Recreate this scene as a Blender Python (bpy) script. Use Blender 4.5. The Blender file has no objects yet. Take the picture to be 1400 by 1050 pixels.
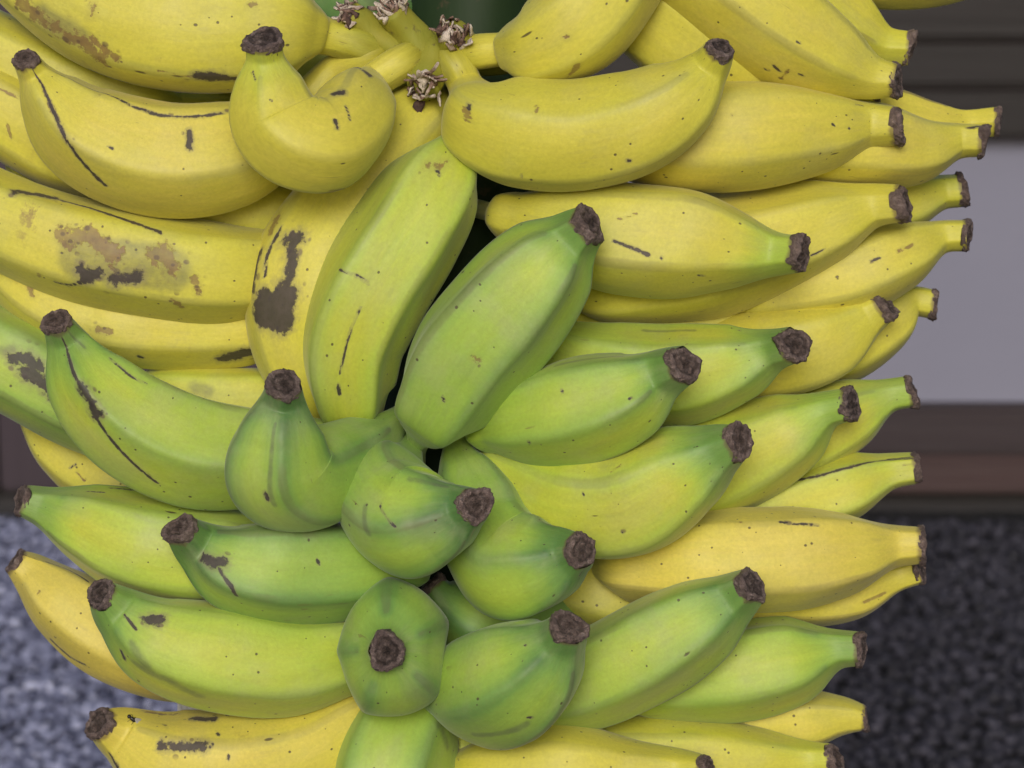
# A hanging bunch of short, plump bananas, photographed from close by in front of a shop with a gravel yard.
import bpy, math, random
import numpy as np
from mathutils import Vector
R = math.radians
scene = bpy.context.scene
COL = scene.collection

# ---------------------------------------------------------------- camera, sky, sun, exposure
cam_data = bpy.data.cameras.new('camera'); cam = bpy.data.objects.new('camera', cam_data); COL.objects.link(cam)
cam.location = (0, 0, .92); cam.rotation_euler = (R(90-12), 0, 0)
cam_data.sensor_width = 36; cam_data.lens = 36*3410/1400
cam_data.clip_start = .05; cam_data.clip_end = 200
cam_data.dof.use_dof = True; cam_data.dof.focus_distance = .875; cam_data.dof.aperture_fstop = 19
scene.camera = cam

SUN_EL, SUN_AZ = 26, -4          # azimuth counted from straight behind the camera, negative = from the left
world = bpy.data.worlds.new('World'); scene.world = world; world.use_nodes = True
wn = world.node_tree.nodes; wl = world.node_tree.links
sky = wn.new('ShaderNodeTexSky'); sky.sky_type = 'NISHITA'; sky.sun_disc = False
sky.sun_elevation = R(SUN_EL); sky.sun_rotation = R(180+SUN_AZ*-1)
sky.air_density = 1.0; sky.dust_density = 4.0; sky.ozone_density = 1.0
wn['Background'].inputs[1].default_value = .075
wl.new(sky.outputs[0], wn['Background'].inputs[0])
sun_data = bpy.data.lights.new('sun', 'SUN'); sun = bpy.data.objects.new('sun', sun_data); COL.objects.link(sun)
sun_data.energy = 1.5; sun_data.angle = R(24); sun_data.color = (1, .98, .955)
_v = Vector((math.sin(R(SUN_AZ))*math.cos(R(SUN_EL)), -math.cos(R(SUN_AZ))*math.cos(R(SUN_EL)), math.sin(R(SUN_EL))))
sun.rotation_euler = _v.to_track_quat('Z', 'Y').to_euler()
scene.view_settings.view_transform = 'Standard'; scene.view_settings.look = 'None'
scene.view_settings.exposure = 0.0; scene.view_settings.gamma = 1
scene.cycles.max_bounces = 8; scene.cycles.use_denoising = True

# ---------------------------------------------------------------- helpers
def tag(o, label=None, cat=None, group=None, kind=None):
    for k, v in (('label', label), ('category', cat), ('group', group), ('kind', kind)):
        if v: o[k] = v
    return o

def empty(name, loc):
    o = bpy.data.objects.new(name, None); o.location = loc; o.empty_display_size = .02; COL.objects.link(o); return o

def mesh_obj(name, V, F, mat, parent=None, loc=None, smooth=True, attrs=None):
    me = bpy.data.meshes.new(name)
    V = np.asarray(V, np.float32); F = np.asarray(F, np.int32)
    me.vertices.add(len(V)); me.vertices.foreach_set('co', V.ravel())
    me.loops.add(F.size); me.loops.foreach_set('vertex_index', F.ravel())
    me.polygons.add(len(F)); me.polygons.foreach_set('loop_start', np.arange(len(F), dtype=np.int32)*F.shape[1])
    me.update(calc_edges=True); me.validate()
    if smooth: me.polygons.foreach_set('use_smooth', np.ones(len(me.polygons), bool))
    for k, a in (attrs or {}).items():
        a = np.asarray(a, np.float32)
        t = me.attributes.new(k, 'FLOAT' if a.ndim == 1 else 'FLOAT_VECTOR', 'POINT')
        t.data.foreach_set('value' if a.ndim == 1 else 'vector', a.ravel())
    me.materials.append(mat)
    o = bpy.data.objects.new(name, me); COL.objects.link(o)
    if parent: o.parent = parent
    if loc is not None: o.location = loc
    return o

def box(name, x0, x1, y0, y1, z0, z1, mat, parent=None, bev=.004, loc=(0, 0, 0)):
    import bmesh
    bm = bmesh.new(); bmesh.ops.create_cube(bm, size=1)
    for v in bm.verts: v.co = Vector(((x0+x1)/2+v.co.x*(x1-x0)-loc[0], (y0+y1)/2+v.co.y*(y1-y0)-loc[1], (z0+z1)/2+v.co.z*(z1-z0)-loc[2]))
    if bev: bmesh.ops.bevel(bm, geom=bm.edges[:], offset=bev, segments=2, affect='EDGES')
    me = bpy.data.meshes.new(name); bm.to_mesh(me); bm.free(); me.materials.append(mat)
    o = bpy.data.objects.new(name, me); COL.objects.link(o)
    if parent: o.parent = parent
    return o

def grid_faces(nr, ns):
    i, j = np.meshgrid(np.arange(nr-1), np.arange(ns), indexing='ij'); k = (j+1) % ns
    return np.stack([i*ns+j, i*ns+k, (i+1)*ns+k, (i+1)*ns+j], -1).reshape(-1, 4)

def resample(st, n):
    """smooth curve through the stations (stalk end first): n rows of x, y, z, radius, equal steps along the length"""
    P = np.array(st, float)
    d = np.maximum(np.linalg.norm(np.diff(P[:, :3], axis=0), axis=1), 1e-6)
    T = np.concatenate([[0], np.cumsum(np.sqrt(d))])
    M = np.zeros_like(P)
    for i in range(len(P)):
        a, b = max(i-1, 0), min(i+1, len(P)-1)
        M[i] = (P[b]-P[a])/(T[b]-T[a])
    for i in range(1, len(P)-1):                       # keep the radius from overshooting
        if (P[i, 3]-P[i-1, 3])*(P[i+1, 3]-P[i, 3]) <= 0: M[i, 3] *= .25
    out = []
    for i in range(len(P)-1):
        h = T[i+1]-T[i]; u = np.linspace(0, 1, 60, endpoint=(i == len(P)-2))[:, None]
        out.append((2*u**3-3*u**2+1)*P[i]+(u**3-2*u**2+u)*h*M[i]+(-2*u**3+3*u**2)*P[i+1]+(u**3-u**2)*h*M[i+1])
    C = np.concatenate(out)
    s = np.concatenate([[0], np.cumsum(np.linalg.norm(np.diff(C[:, :3], axis=0), axis=1))])
    q = np.linspace(0, s[-1], n)
    return np.stack([np.interp(q, s, C[:, k]) for k in range(4)], 1), q

def frames(C, ref):
    """tangents and a twist-free pair of normals, started mid-length from the direction ref"""
    n = len(C); T = np.gradient(C[:, :3], axis=0); T /= np.linalg.norm(T, axis=1)[:, None]
    N = np.zeros((n, 3)); m = n//2
    v = ref-T[m]*np.dot(ref, T[m])
    if np.linalg.norm(v) < .25: v = np.array([0, 0, 1.])-T[m]*T[m, 2]
    N[m] = v/np.linalg.norm(v)
    for rng, st in ((range(m+1, n), -1), (range(m-1, -1, -1), 1)):
        for i in rng:
            v = N[i+st]-T[i]*np.dot(N[i+st], T[i]); N[i] = v/np.linalg.norm(v)
    return T, N, np.cross(T, N)

def banana_shape(st, roll, ridge, seed, nr, ns, angs=None, ell=(1., 1.)):
    """the skin of one fruit from stalk to neck: points, ridge-ness, share of the length, position on the straightened fruit"""
    r = np.random.RandomState(seed)
    C, s = resample(st, nr); T, N, B = frames(C, np.array([0, -.97, .2]))
    t = s/s[-1]
    phi = np.linspace(0, 2*np.pi, ns, endpoint=False)
    ang = np.sort((np.radians(roll)+2*np.pi/5*np.arange(5)+np.concatenate([[0], r.uniform(-.13, .13, 4)])) % (2*np.pi))
    if angs: ang = np.sort(np.radians(angs))
    ex = np.concatenate([[ang[-1]-2*np.pi], ang, [ang[0]+2*np.pi]])
    k = np.searchsorted(ex, phi, side='right')-1
    u = (phi-ex[k])/(ex[k+1]-ex[k]); q = np.abs(2*u-1)
    q = 1-np.sqrt((1-q)**2+.09**2)
    rmax = C[:, 3].max(); body = np.clip((C[:, 3]/rmax-.22)/.5, 0, 1)
    amp = ridge*(.25+.75*np.sqrt(body))*(1+.5*np.clip((t-.6)/.4, 0, 1))
    prof = np.abs(q)**2.2; prof = prof-prof.mean()
    ph = r.uniform(0, 6.28, 8)
    lump = .012*(np.sin(2*phi[None]+ph[0]+5*t[:, None])+np.sin(3*phi[None]+ph[1]-9*t[:, None])+.8*np.sin(phi[None]+ph[2]+17*t[:, None])+.5*np.sin(5*phi[None]+ph[3]+23*t[:, None]))
    R = C[:, 3][:, None]*(1+amp[:, None]*prof[None]+lump)
    co, si = np.cos(phi)[None], np.sin(phi)[None]
    R = R*(1+(np.sqrt((ell[0]*co)**2+(ell[1]*si)**2)-1)*body[:, None])
    # on the inside of a tight bend the skin wrinkles inward instead of folding through itself
    K = np.gradient(T, axis=0)/np.maximum(np.gradient(s), 1e-9)[:, None]
    for _ in range(14): K[1:-1] = (K[:-2]+2*K[1:-1]+K[2:])/4
    kd = R*(co*np.sum(K*N, 1)[:, None]+si*np.sum(K*B, 1)[:, None])
    R = R*np.where(kd > .7, (.7+.28*np.tanh((kd-.7)/.28))/np.maximum(kd, .7), 1.)
    P = C[:, None, :3]+R[:, :, None]*(co[..., None]*N[:, None]+si[..., None]*B[:, None])
    rm = float(np.median(R[body > .8])) if (body > .8).any() else rmax
    S = np.stack([rm*co+0*R, rm*si+0*R, np.repeat(s[:, None], ns, 1)], 2)
    Q = np.repeat(np.clip(q, 0, 1)[None], nr, 0)*np.clip(body*1.6, 0, 1)[:, None]
    return P, Q, np.repeat(t[:, None], ns, 1), S, (C, T, N, B, R)


# ---------------------------------------------------------------- materials
class NT:
    def __init__(s, name):
        s.m = bpy.data.materials.new(name); s.m.use_nodes = True; s.t = s.m.node_tree
        s.b = s.t.nodes['Principled BSDF']
    def n(s, typ, **kw):
        o = s.t.nodes.new(typ)
        for k, v in kw.items(): setattr(o, k, v)
        return o
    def put(s, sock, v):
        if hasattr(v, 'is_output'): s.t.links.new(v, sock)
        elif v is not None: sock.default_value = v
    def math(s, op, a, b=None, c=None, clamp=False):
        o = s.n('ShaderNodeMath', operation=op, use_clamp=clamp)
        for i, v in enumerate((a, b, c)): s.put(o.inputs[i], v) if v is not None else None
        return o.outputs[0]
    def attr(s, name, typ='GEOMETRY'):
        o = s.n('ShaderNodeAttribute', attribute_name=name, attribute_type=typ); return o
    def vscale(s, v, xyz):
        o = s.n('ShaderNodeVectorMath', operation='MULTIPLY'); s.put(o.inputs[0], v); o.inputs[1].default_value = xyz; return o.outputs[0]
    def vadd(s, v, w):
        o = s.n('ShaderNodeVectorMath', operation='ADD'); s.put(o.inputs[0], v); s.put(o.inputs[1], w); return o.outputs[0]
    def noise(s, v, scale, detail=3, rough=.55, dist=0.):
        o = s.n('ShaderNodeTexNoise'); s.put(o.inputs['Vector'], v); o.inputs['Scale'].default_value = scale
        o.inputs['Detail'].default_value = detail; o.inputs['Roughness'].default_value = rough; o.inputs['Distortion'].default_value = dist
        return o.outputs['Fac']
    def vor(s, v, scale, feature='F1'):
        o = s.n('ShaderNodeTexVoronoi', feature=feature); s.put(o.inputs['Vector'], v); o.inputs['Scale'].default_value = scale; return o
    def step(s, x, a, b):
        o = s.n('ShaderNodeMapRange', interpolation_type='SMOOTHSTEP'); s.put(o.inputs[0], x)
        s.put(o.inputs[1], a); s.put(o.inputs[2], b); return o.outputs[0]
    def mix(s, f, a, b, mode='MIX'):
        o = s.n('ShaderNodeMix', data_type='RGBA', blend_type=mode); s.put(o.inputs[0], f)
        for i, v in ((6, a), (7, b)): s.put(o.inputs[i], (*v, 1) if isinstance(v, tuple) and len(v) == 3 else v)
        return o.outputs[2]
    def ramp(s, f, stops):
        o = s.n('ShaderNodeValToRGB'); s.put(o.inputs[0], f); e = o.color_ramp.elements
        while len(e) < len(stops): e.new(.5)
        for x, (p, c) in zip(e, stops): x.position = p; x.color = (*c, 1)
        return o.outputs[0]
    def scale(s, c, f):
        o = s.n('ShaderNodeVectorMath', operation='SCALE'); s.put(o.inputs[0], c); s.put(o.inputs['Scale'], f); return o.outputs[0]
    def bump(s, h, strength, dist, prev=None):
        o = s.n('ShaderNodeBump'); s.put(o.inputs['Height'], h); o.inputs['Strength'].default_value = strength; o.inputs['Distance'].default_value = dist
        if prev is not None: s.put(o.inputs['Normal'], prev)
        return o.outputs[0]
    def out(s, **kw):
        for k, v in kw.items(): s.put(s.b.inputs[k.replace('_', ' ')], (*v, 1) if isinstance(v, tuple) else v)
        return s.m

def peel_material():
    s = NT('banana_peel')
    pos = s.attr('straight').outputs['Vector']
    seed = s.attr('seed', 'OBJECT').outputs['Fac']
    cs = s.n('ShaderNodeCombineXYZ'); s.put(cs.inputs[0], seed); s.put(cs.inputs[2], s.math('MULTIPLY', seed, .37))
    p = s.vadd(pos, cs.outputs[0])
    along = s.attr('along').outputs['Fac']; ridge = s.attr('ridge').outputs['Fac']
    ripe = s.attr('ripe', 'OBJECT').outputs['Fac']; tg = s.attr('tipgreen', 'OBJECT').outputs['Fac']
    speck = s.attr('speck', 'OBJECT').outputs['Fac']; line = s.attr('ridgeline', 'OBJECT').outputs['Fac']; mott = s.attr('mottle', 'OBJECT').outputs['Fac']
    streaky = s.vscale(p, (1, 1, .12))
    big = s.noise(p, 26, 2); mid = s.noise(p, 90, 3); fine = s.noise(p, 900, 3, .6); streak = s.noise(streaky, 420, 3)
    unripe = s.math('SUBTRACT', 1, ripe, clamp=True)
    # how ripe this spot is: patches, greener neck and stalk, greener ridges on green fruit
    k = s.math('ADD', ripe, s.math('MULTIPLY', s.math('SUBTRACT', big, .5), s.math('MULTIPLY_ADD', unripe, .30, .16)))
    k = s.math('ADD', k, s.math('MULTIPLY', s.math('SUBTRACT', streak, .5), .10))
    neck = s.step(s.math('ADD', along, s.math('MULTIPLY', s.math('SUBTRACT', mid, .5), .06)), .80, .965)
    k = s.math('SUBTRACT', k, s.math('MULTIPLY', neck, tg))
    k = s.math('SUBTRACT', k, s.math('MULTIPLY', s.step(ridge, .58, .97), s.math('MULTIPLY_ADD', unripe, .24, .0)))
    k = s.math('SUBTRACT', k, s.math('MULTIPLY', s.step(along, .16, .05), .2))
    face = s.math('MULTIPLY', s.step(ridge, .75, .1), s.math('MULTIPLY', s.step(along, .45, .75), s.step(along, .97, .86)))
    k = s.math('ADD', k, s.math('MULTIPLY', face, s.math('MULTIPLY', unripe, .20)))
    base = s.ramp(k, [(0, (.082, .195, .052)), (.2, (.175, .33, .07)), (.4, (.31, .475, .07)), (.58, (.43, .555, .065)), (.78, (.58, .57, .06)), (.92, (.645, .58, .075)), (1, (.70, .585, .10))])
    base = s.mix(s.math('MULTIPLY', s.step(s.math('ADD', along, s.math('MULTIPLY', s.math('SUBTRACT', mid, .5), .08)), .17, .06), s.math('MULTIPLY', ripe, .85)), base, s.mix(s.noise(p, 200, 4, .65), (.20, .175, .018), (.36, .31, .03)))
    # waxy bloom and scuffing
    bloom = s.math('MULTIPLY', s.step(s.noise(p, 48, 4, .6), .42, .72), s.math('MULTIPLY_ADD', unripe, .22, .13))
    base = s.mix(s.math('ADD', bloom, s.math('MULTIPLY', s.step(ridge, .7, 1.), s.math('MULTIPLY', ripe, .12))), base, (.40, .40, .25))
    base = s.mix(s.math('MULTIPLY', s.step(fine, .35, .75), .22), base, s.mix(.5, base, (.25, .22, .05)))
    rg = s.math('MULTIPLY', s.step(s.math('ADD', ridge, s.math('MULTIPLY', s.math('SUBTRACT', mid, .5), .1)), .80, .88), s.step(s.noise(s.vscale(p, (1, 1, .6)), 45, 3), .38, .62))
    base = s.mix(s.math('MULTIPLY', rg, .34), base, s.mix(.55, base, (.13, .14, .10)))
    scuff = s.math('MULTIPLY', s.step(s.noise(p, 34, 3, .6), .50, .70), s.step(s.noise(s.vscale(p, (1, 1, .25)), 520, 4, .7), .46, .66))
    base = s.mix(s.math('MULTIPLY', scuff, .30), base, s.mix(.5, base, (.24, .22, .15)))
    grain = s.math('MULTIPLY_ADD', s.noise(p, 650, 4, .75), .34, .83); grain = s.math('MULTIPLY', grain, s.math('MULTIPLY_ADD', s.noise(s.vscale(p, (1, 1, .2)), 260, 3, .6), .24, .88))
    base = s.scale(base, grain)
    # scattered brown mottling on the bruised fruit
    mo = s.noise(p, 70, 5, .68, .3)
    mm = s.math('MULTIPLY', s.step(mo, .60, .68), mott)
    mm = s.math('MULTIPLY', mm, s.step(s.noise(p, 22, 2), .46, .58))
    base = s.mix(s.math('MULTIPLY', mm, .75), base, s.mix(s.noise(p, 300, 2), (.30, .17, .07), (.14, .08, .05)))
    # dark line along a ridge
    rl = s.math('MULTIPLY', s.step(s.math('ADD', ridge, s.math('MULTIPLY', s.math('SUBTRACT', mid, .5), .12)), .80, .87), s.step(s.noise(s.vscale(p, (1, 1, .5)), 30, 3), .5, .58))
    rl = s.math('MULTIPLY', rl, line)
    base = s.mix(s.math('MULTIPLY', rl, .8), base, (.13, .085, .06))
    # pin-head specks and short scratches
    def spots(sc, r0, r1, share, stretch):
        v = s.vor(s.vscale(p, (1, 1, stretch)), sc)
        sp = s.n('ShaderNodeSeparateColor'); s.put(sp.inputs[0], v.outputs['Color'])
        rad = s.math('MULTIPLY_ADD', sp.outputs[1], r1-r0, r0)
        return s.math('MULTIPLY', s.math('LESS_THAN', sp.outputs[0], share), s.step(v.outputs['Distance'], rad, s.math('MULTIPLY', rad, .55)))
    sh = s.math('MULTIPLY', speck, 1.5)
    d1 = spots(190, .06, .12, sh, 1.); d2 = spots(110, .045, .075, s.math('MULTIPLY', speck, 1.1), .8)
    d3 = spots(75, .03, .06, s.math('MULTIPLY', speck, .8), .3)
    dots = s.math('MAXIMUM', s.math('MAXIMUM', d1, d2), d3)
    base = s.mix(s.math('MULTIPLY', dots, .85), base, (.075, .055, .03))
    sc = s.noise(s.vscale(p, (1, 1, .22)), 330, 2, .5, .6); scm = s.math('MULTIPLY', s.step(sc, .705, .73), s.step(s.noise(p, 40, 2), .56, .64))
    base = s.mix(s.math('MULTIPLY', scm, .5), base, (.17, .11, .05))
    # the fruit's own bruises, scabs and grime
    wob = s.math('SUBTRACT', s.noise(p, 480, 4, .65), .5); wob2 = s.math('MULTIPLY_ADD', s.noise(p, 75, 3, .6), .9, s.math('SUBTRACT', s.noise(p, 190, 4, .7), .95))
    gm = s.attr('mark_grime').outputs['Fac']; g = s.step(s.math('ADD', gm, s.math('MULTIPLY', wob2, 1.2)), -.6, .9)
    g = s.math('MULTIPLY', g, s.math('MULTIPLY_ADD', s.noise(p, 260, 4, .7), .9, .1))
    base = s.mix(s.math('MULTIPLY', g, .85), base, (.10, .105, .075))
    br = s.attr('mark_brown').outputs['Fac']; br0 = s.math('ADD', br, wob2); br = s.step(s.math('ADD', br, s.math('MULTIPLY', s.math('MULTIPLY_ADD', wob2, 1.3, s.math('MULTIPLY', wob, 1.5)), 2.4)), .1, .75)
    base = s.mix(s.math('MULTIPLY', s.step(br0, -1.0, .4), .18), base, (.30, .26, .08))
    base = s.mix(s.math('MULTIPLY', br, s.math('MULTIPLY_ADD', s.noise(p, 140, 4, .7), .9, .25)), base, s.mix(s.noise(p, 350, 3), (.29, .165, .06), (.12, .065, .045)))
    dk0 = s.attr('mark_dark').outputs['Fac']; dkn = s.math('ADD', dk0, s.math('MULTIPLY', s.math('MULTIPLY_ADD', wob, 1.4, wob2), 1.7))
    near = s.math('MAXIMUM', s.math('ADD', dk0, wob2), s.math('ADD', s.attr('mark_brown').outputs['Fac'], wob2))
    fr = s.math('MULTIPLY', spots(260, .12, .34, .85, .8), s.step(near, -2.1, -.2))
    base = s.mix(s.math('MULTIPLY', fr, .75), base, (.12, .08, .05))
    halo = s.math('MULTIPLY', s.step(dkn, -1.0, .3), .5); dk = s.step(dkn, .02, .55)
    base = s.mix(halo, base, (.22, .19, .11))
    base = s.mix(s.math('MULTIPLY', dk, .92), base, s.mix(s.noise(p, 420, 4, .7), (.010, .009, .012), (.068, .052, .055)))
    # neck rim: drying brown edge beside the scar
    dk2 = s.math('MULTIPLY', dk, s.step(s.noise(p, 130, 4, .7), .42, .62)); base = s.mix(s.math('MULTIPLY', dk2, .22), base, (.13, .095, .085))
    rim = s.step(s.math('ADD', along, s.math('MULTIPLY', s.math('SUBTRACT', mid, .5), .02)), .988, .998)
    base = s.mix(s.math('MULTIPLY', rim, .7), base, (.14, .09, .055))
    h = s.math('ADD', s.math('MULTIPLY', mid, .6), s.math('ADD', s.math('MULTIPLY', streak, .25), s.math('MULTIPLY', fine, .12)))
    h = s.math('SUBTRACT', h, s.math('MULTIPLY', s.math('MAXIMUM', dk, s.math('MAXIMUM', dots, br)), .25))
    nb = s.bump(h, .35, .0012)
    rough = s.math('MULTIPLY_ADD', mid, .24, .38)
    rough = s.math('ADD', rough, s.math('MULTIPLY', dk, .06))
    s.b.inputs['Sheen Weight'].default_value = .16; s.b.inputs['Sheen Roughness'].default_value = .35
    s.b.inputs['Specular IOR Level'].default_value = .4
    return s.out(Base_Color=base, Roughness=rough, Normal=nb)

def scar_material():
    s = NT('dried_blossom_end'); p = s.n('ShaderNodeTexCoord').outputs['Object']
    seed = s.attr('seed', 'OBJECT').outputs['Fac']
    cs = s.n('ShaderNodeCombineXYZ'); s.put(cs.inputs[0], seed); p = s.vadd(p, cs.outputs[0])
    a = s.noise(p, 330, 5, .75, .8); b = s.noise(p, 160, 3, .6)
    c = s.ramp(s.math('MULTIPLY_ADD', a, .8, s.math('MULTIPLY', b, .25)), [(.30, (.018, .012, .011)), (.45, (.075, .05, .044)), (.56, (.20, .145, .125)), (.70, (.50, .41, .37))])
    hub = s.attr('hub').outputs['Fac']
    c = s.mix(s.math('MULTIPLY', s.math('SUBTRACT', 1, hub), .42), c, s.mix(a, (.11, .075, .07), (.46, .35, .33)))
    c = s.mix(s.math('MULTIPLY', hub, .66), c, s.mix(b, (.012, .008, .007), (.05, .034, .03)))
    c = s.mix(s.math('MULTIPLY', s.attr('seed', 'OBJECT').outputs['Fac'], .45), c, s.mix(.5, c, (.30, .21, .17)))
    return s.out(Base_Color=c, Roughness=.66, Normal=s.bump(s.noise(p, 420, 5, .75, 1.2), 1., .003))

def frayed_material():
    s = NT('frayed_fibre'); p = s.n('ShaderNodeTexCoord').outputs['Object']
    a = s.noise(p, 260, 5, .7, .5); lt = s.attr('pale').outputs['Fac']
    c = s.ramp(s.math('ADD', s.math('MULTIPLY', a, .7), s.math('MULTIPLY', lt, .5)), [(.25, (.025, .014, .012)), (.48, (.10, .055, .045)), (.66, (.28, .18, .14)), (.86, (.62, .54, .46))])
    return s.out(Base_Color=c, Roughness=.8, Normal=s.bump(s.noise(p, 600, 4, .7), .8, .001))

def stem_material(name, lo, hi, sc):
    s = NT(name); p = s.n('ShaderNodeTexCoord').outputs['Object']
    a = s.noise(p, sc, 5, .6); b = s.noise(s.vscale(p, (1, 1, .15)), sc*4, 3)
    c = s.mix(a, lo, hi); c = s.mix(s.math('MULTIPLY', s.step(s.noise(p, sc*3, 4, .7), .6, .72), .6), c, (.09, .055, .03))
    return s.out(Base_Color=c, Roughness=.7, Normal=s.bump(b, .5, .001))

def wood_material(name, lo, hi, vertical=False, rough=.6):
    s = NT(name); p = s.n('ShaderNodeTexCoord').outputs['Object']
    g = s.noise(s.vscale(p, (6, 6, .35) if vertical else (.35, 6, 6)), 9, 5, .65, .4); b = s.noise(p, 3, 3)
    c = s.mix(g, lo, hi); c = s.mix(s.math('MULTIPLY', b, .35), c, s.mix(.6, c, (.02, .015, .015)))
    return s.out(Base_Color=c, Roughness=rough, Normal=s.bump(g, .4, .004))

def plaster_material():
    s = NT('grey_panel_paint'); p = s.n('ShaderNodeTexCoord').outputs['Object']
    a = s.noise(p, 2.2, 4, .6); f = s.noise(p, 60, 4, .6)
    c = s.mix(a, (.195, .20, .275), (.24, .245, .325)); c = s.mix(s.math('MULTIPLY', s.step(f, .5, .8), .15), c, (.22, .22, .30))
    return s.out(Base_Color=c, Roughness=.55, Normal=s.bump(f, .3, .002))

def ground_material(name, lo, hi, sc):
    s = NT(name); p = s.n('ShaderNodeTexCoord').outputs['Object']
    v = s.vor(p, sc); sp = s.n('ShaderNodeSeparateColor'); s.put(sp.inputs[0], v.outputs['Color'])
    c = s.mix(sp.outputs[0], lo, hi)
    return s.out(Base_Color=c, Roughness=.85, Normal=s.bump(s.math('MULTIPLY', v.outputs['Distance'], -1), 1., .01))

def pebble_material(name, stops):
    s = NT(name); p = s.n('ShaderNodeTexCoord').outputs['Object']
    t = s.attr('tone').outputs['Fac']
    c = s.ramp(s.math('ADD', t, s.math('MULTIPLY', s.math('SUBTRACT', s.noise(p, 120, 3), .5), .3)), stops)
    return s.out(Base_Color=c, Roughness=.7, Normal=s.bump(s.noise(p, 500, 4), .4, .001))

M_PEEL = peel_material(); M_SCAR = scar_material(); M_FRAY = frayed_material()
M_CROWN = stem_material('crown_skin', (.36, .30, .03), (.22, .27, .03), 60); M_STEM = stem_material('bunch_stem_skin', (.007, .024, .004), (.014, .038, .006), 25)
M_BEAM = wood_material('dark_red_wood', (.023, .016, .021), (.043, .028, .034)); M_BEAMLO = wood_material('red_brown_wood', (.043, .024, .026), (.07, .037, .038))
M_SLAT = wood_material('weathered_dark_board', (.006, .005, .0055), (.013, .0098, .011)); M_POST = wood_material('dark_upright_board', (.027, .018, .027), (.055, .037, .053), True)
M_PANEL = plaster_material()
M_BED = ground_material('gravel_bed', (.06, .065, .10), (.16, .175, .27), 90); M_BEDSHADE = ground_material('shade_painted_bed', (.012, .012, .015), (.022, .022, .027), 80)  # the second bed has the shade of the right side painted into its colour
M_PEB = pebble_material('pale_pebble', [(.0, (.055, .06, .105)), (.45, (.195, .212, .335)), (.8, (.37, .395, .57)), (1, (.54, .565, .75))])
M_PEBSHADE = pebble_material('shade_painted_pebble', [(.0, (.015, .015, .021)), (.6, (.037, .036, .052)), (1, (.065, .062, .085))])  # stone tones darkened to stand for shade under the eaves
M_STONE = wood_material('stone_kerb', (.016, .015, .017), (.03, .028, .032)); M_WHITE = NT('white_card').out(Base_Color=(.78, .77, .74), Roughness=.6)
M_FLY = NT('insect_body').out(Base_Color=(.015, .013, .013), Roughness=.35); M_WING = NT('insect_wing').out(Base_Color=(.45, .43, .42), Roughness=.3)

# ---------------------------------------------------------------- the setting: ground, gravel, shopfront
WY = 3.45
def sheet(name, x0, x1, y0, y1, z, mat):
    nx, ny = 40, 40
    X, Y = np.meshgrid(np.linspace(x0, x1, nx), np.linspace(y0, y1, ny), indexing='ij')
    Z = z+.004*np.sin(X*5+1)*np.sin(Y*4)
    i, j = np.meshgrid(np.arange(nx-1), np.arange(ny-1), indexing='ij'); a = i*ny+j
    return tag(mesh_obj(name, np.stack([X, Y, Z], -1).reshape(-1, 3), np.stack([a, a+ny, a+ny+1, a+1], -1).reshape(-1, 4), mat), kind='structure')
sheet('ground', -8, 8, -6, 10, -.012, M_BED)
sheet('shade_painted_bed', .10, 3.2, 1.2, WY+.05, -.004, M_BEDSHADE)  # right side of the yard: shade put into the ground colour

def pebbles(name, x0, x1, y0, y1, pitch, size, mat, seed, label):
    r = np.random.RandomState(seed)
    nx, ny = int((x1-x0)/pitch), int((y1-y0)/pitch)
    X, Y = np.meshgrid(x0+(np.arange(nx)+.5)*pitch, y0+(np.arange(ny)+.5)*pitch, indexing='ij')
    n = nx*ny
    c = np.stack([X.ravel(), Y.ravel(), np.zeros(n)], 1); c[:, :2] += r.uniform(-.5, .5, (n, 2))*pitch*1.1; c[:, 2] = r.uniform(-.25, .45, n)*size
    g = (1+5**.5)/2
    ico = np.array([(-1, g, 0), (1, g, 0), (-1, -g, 0), (1, -g, 0), (0, -1, g), (0, 1, g), (0, -1, -g), (0, 1, -g), (g, 0, -1), (g, 0, 1), (-g, 0, -1), (-g, 0, 1)], float); ico /= np.linalg.norm(ico[0])
    f = np.array([(0, 11, 5), (0, 5, 1), (0, 1, 7), (0, 7, 10), (0, 10, 11), (1, 5, 9), (5, 11, 4), (11, 10, 2), (10, 7, 6), (7, 1, 8), (3, 9, 4), (3, 4, 2), (3, 2, 6), (3, 6, 8), (3, 8, 9), (4, 9, 5), (2, 4, 11), (6, 2, 10), (8, 6, 7), (9, 8, 1)])
    v = ico[None]*r.uniform(.75, 1.25, (n, 12, 1))*(r.uniform(.55, 1.25, (n, 1, 1))*size*.5)*np.stack([r.uniform(.8, 1.35, n), r.uniform(.7, 1.1, n), r.uniform(.5, .8, n)], 1)[:, None]
    a, b = r.uniform(0, 6.28, n), r.uniform(-.6, .6, n)
    ca, sa, cb, sb = np.cos(a), np.sin(a), np.cos(b), np.sin(b)
    x, y, z = v[..., 0].copy(), v[..., 1].copy(), v[..., 2].copy()
    y, z = cb[:, None]*y-sb[:, None]*z, sb[:, None]*y+cb[:, None]*z
    x, y = ca[:, None]*x-sa[:, None]*y, sa[:, None]*x+ca[:, None]*y
    v = np.stack([x, y, z], -1)+c[:, None]
    o = mesh_obj(name, v.reshape(-1, 3), (f[None]+12*np.arange(n)[:, None, None]).reshape(-1, 3), mat, attrs={'tone': np.repeat(np.clip(r.normal(.44, .28, n), 0, 1), 12)})
    tag(o, label, 'gravel', kind='stuff')
pebbles('pale_gravel', -1.45, .11, 1.9, WY-.06, .0088, .0135, M_PEB, 4, 'pale blue grey gravel on the ground at the lower left')
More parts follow.
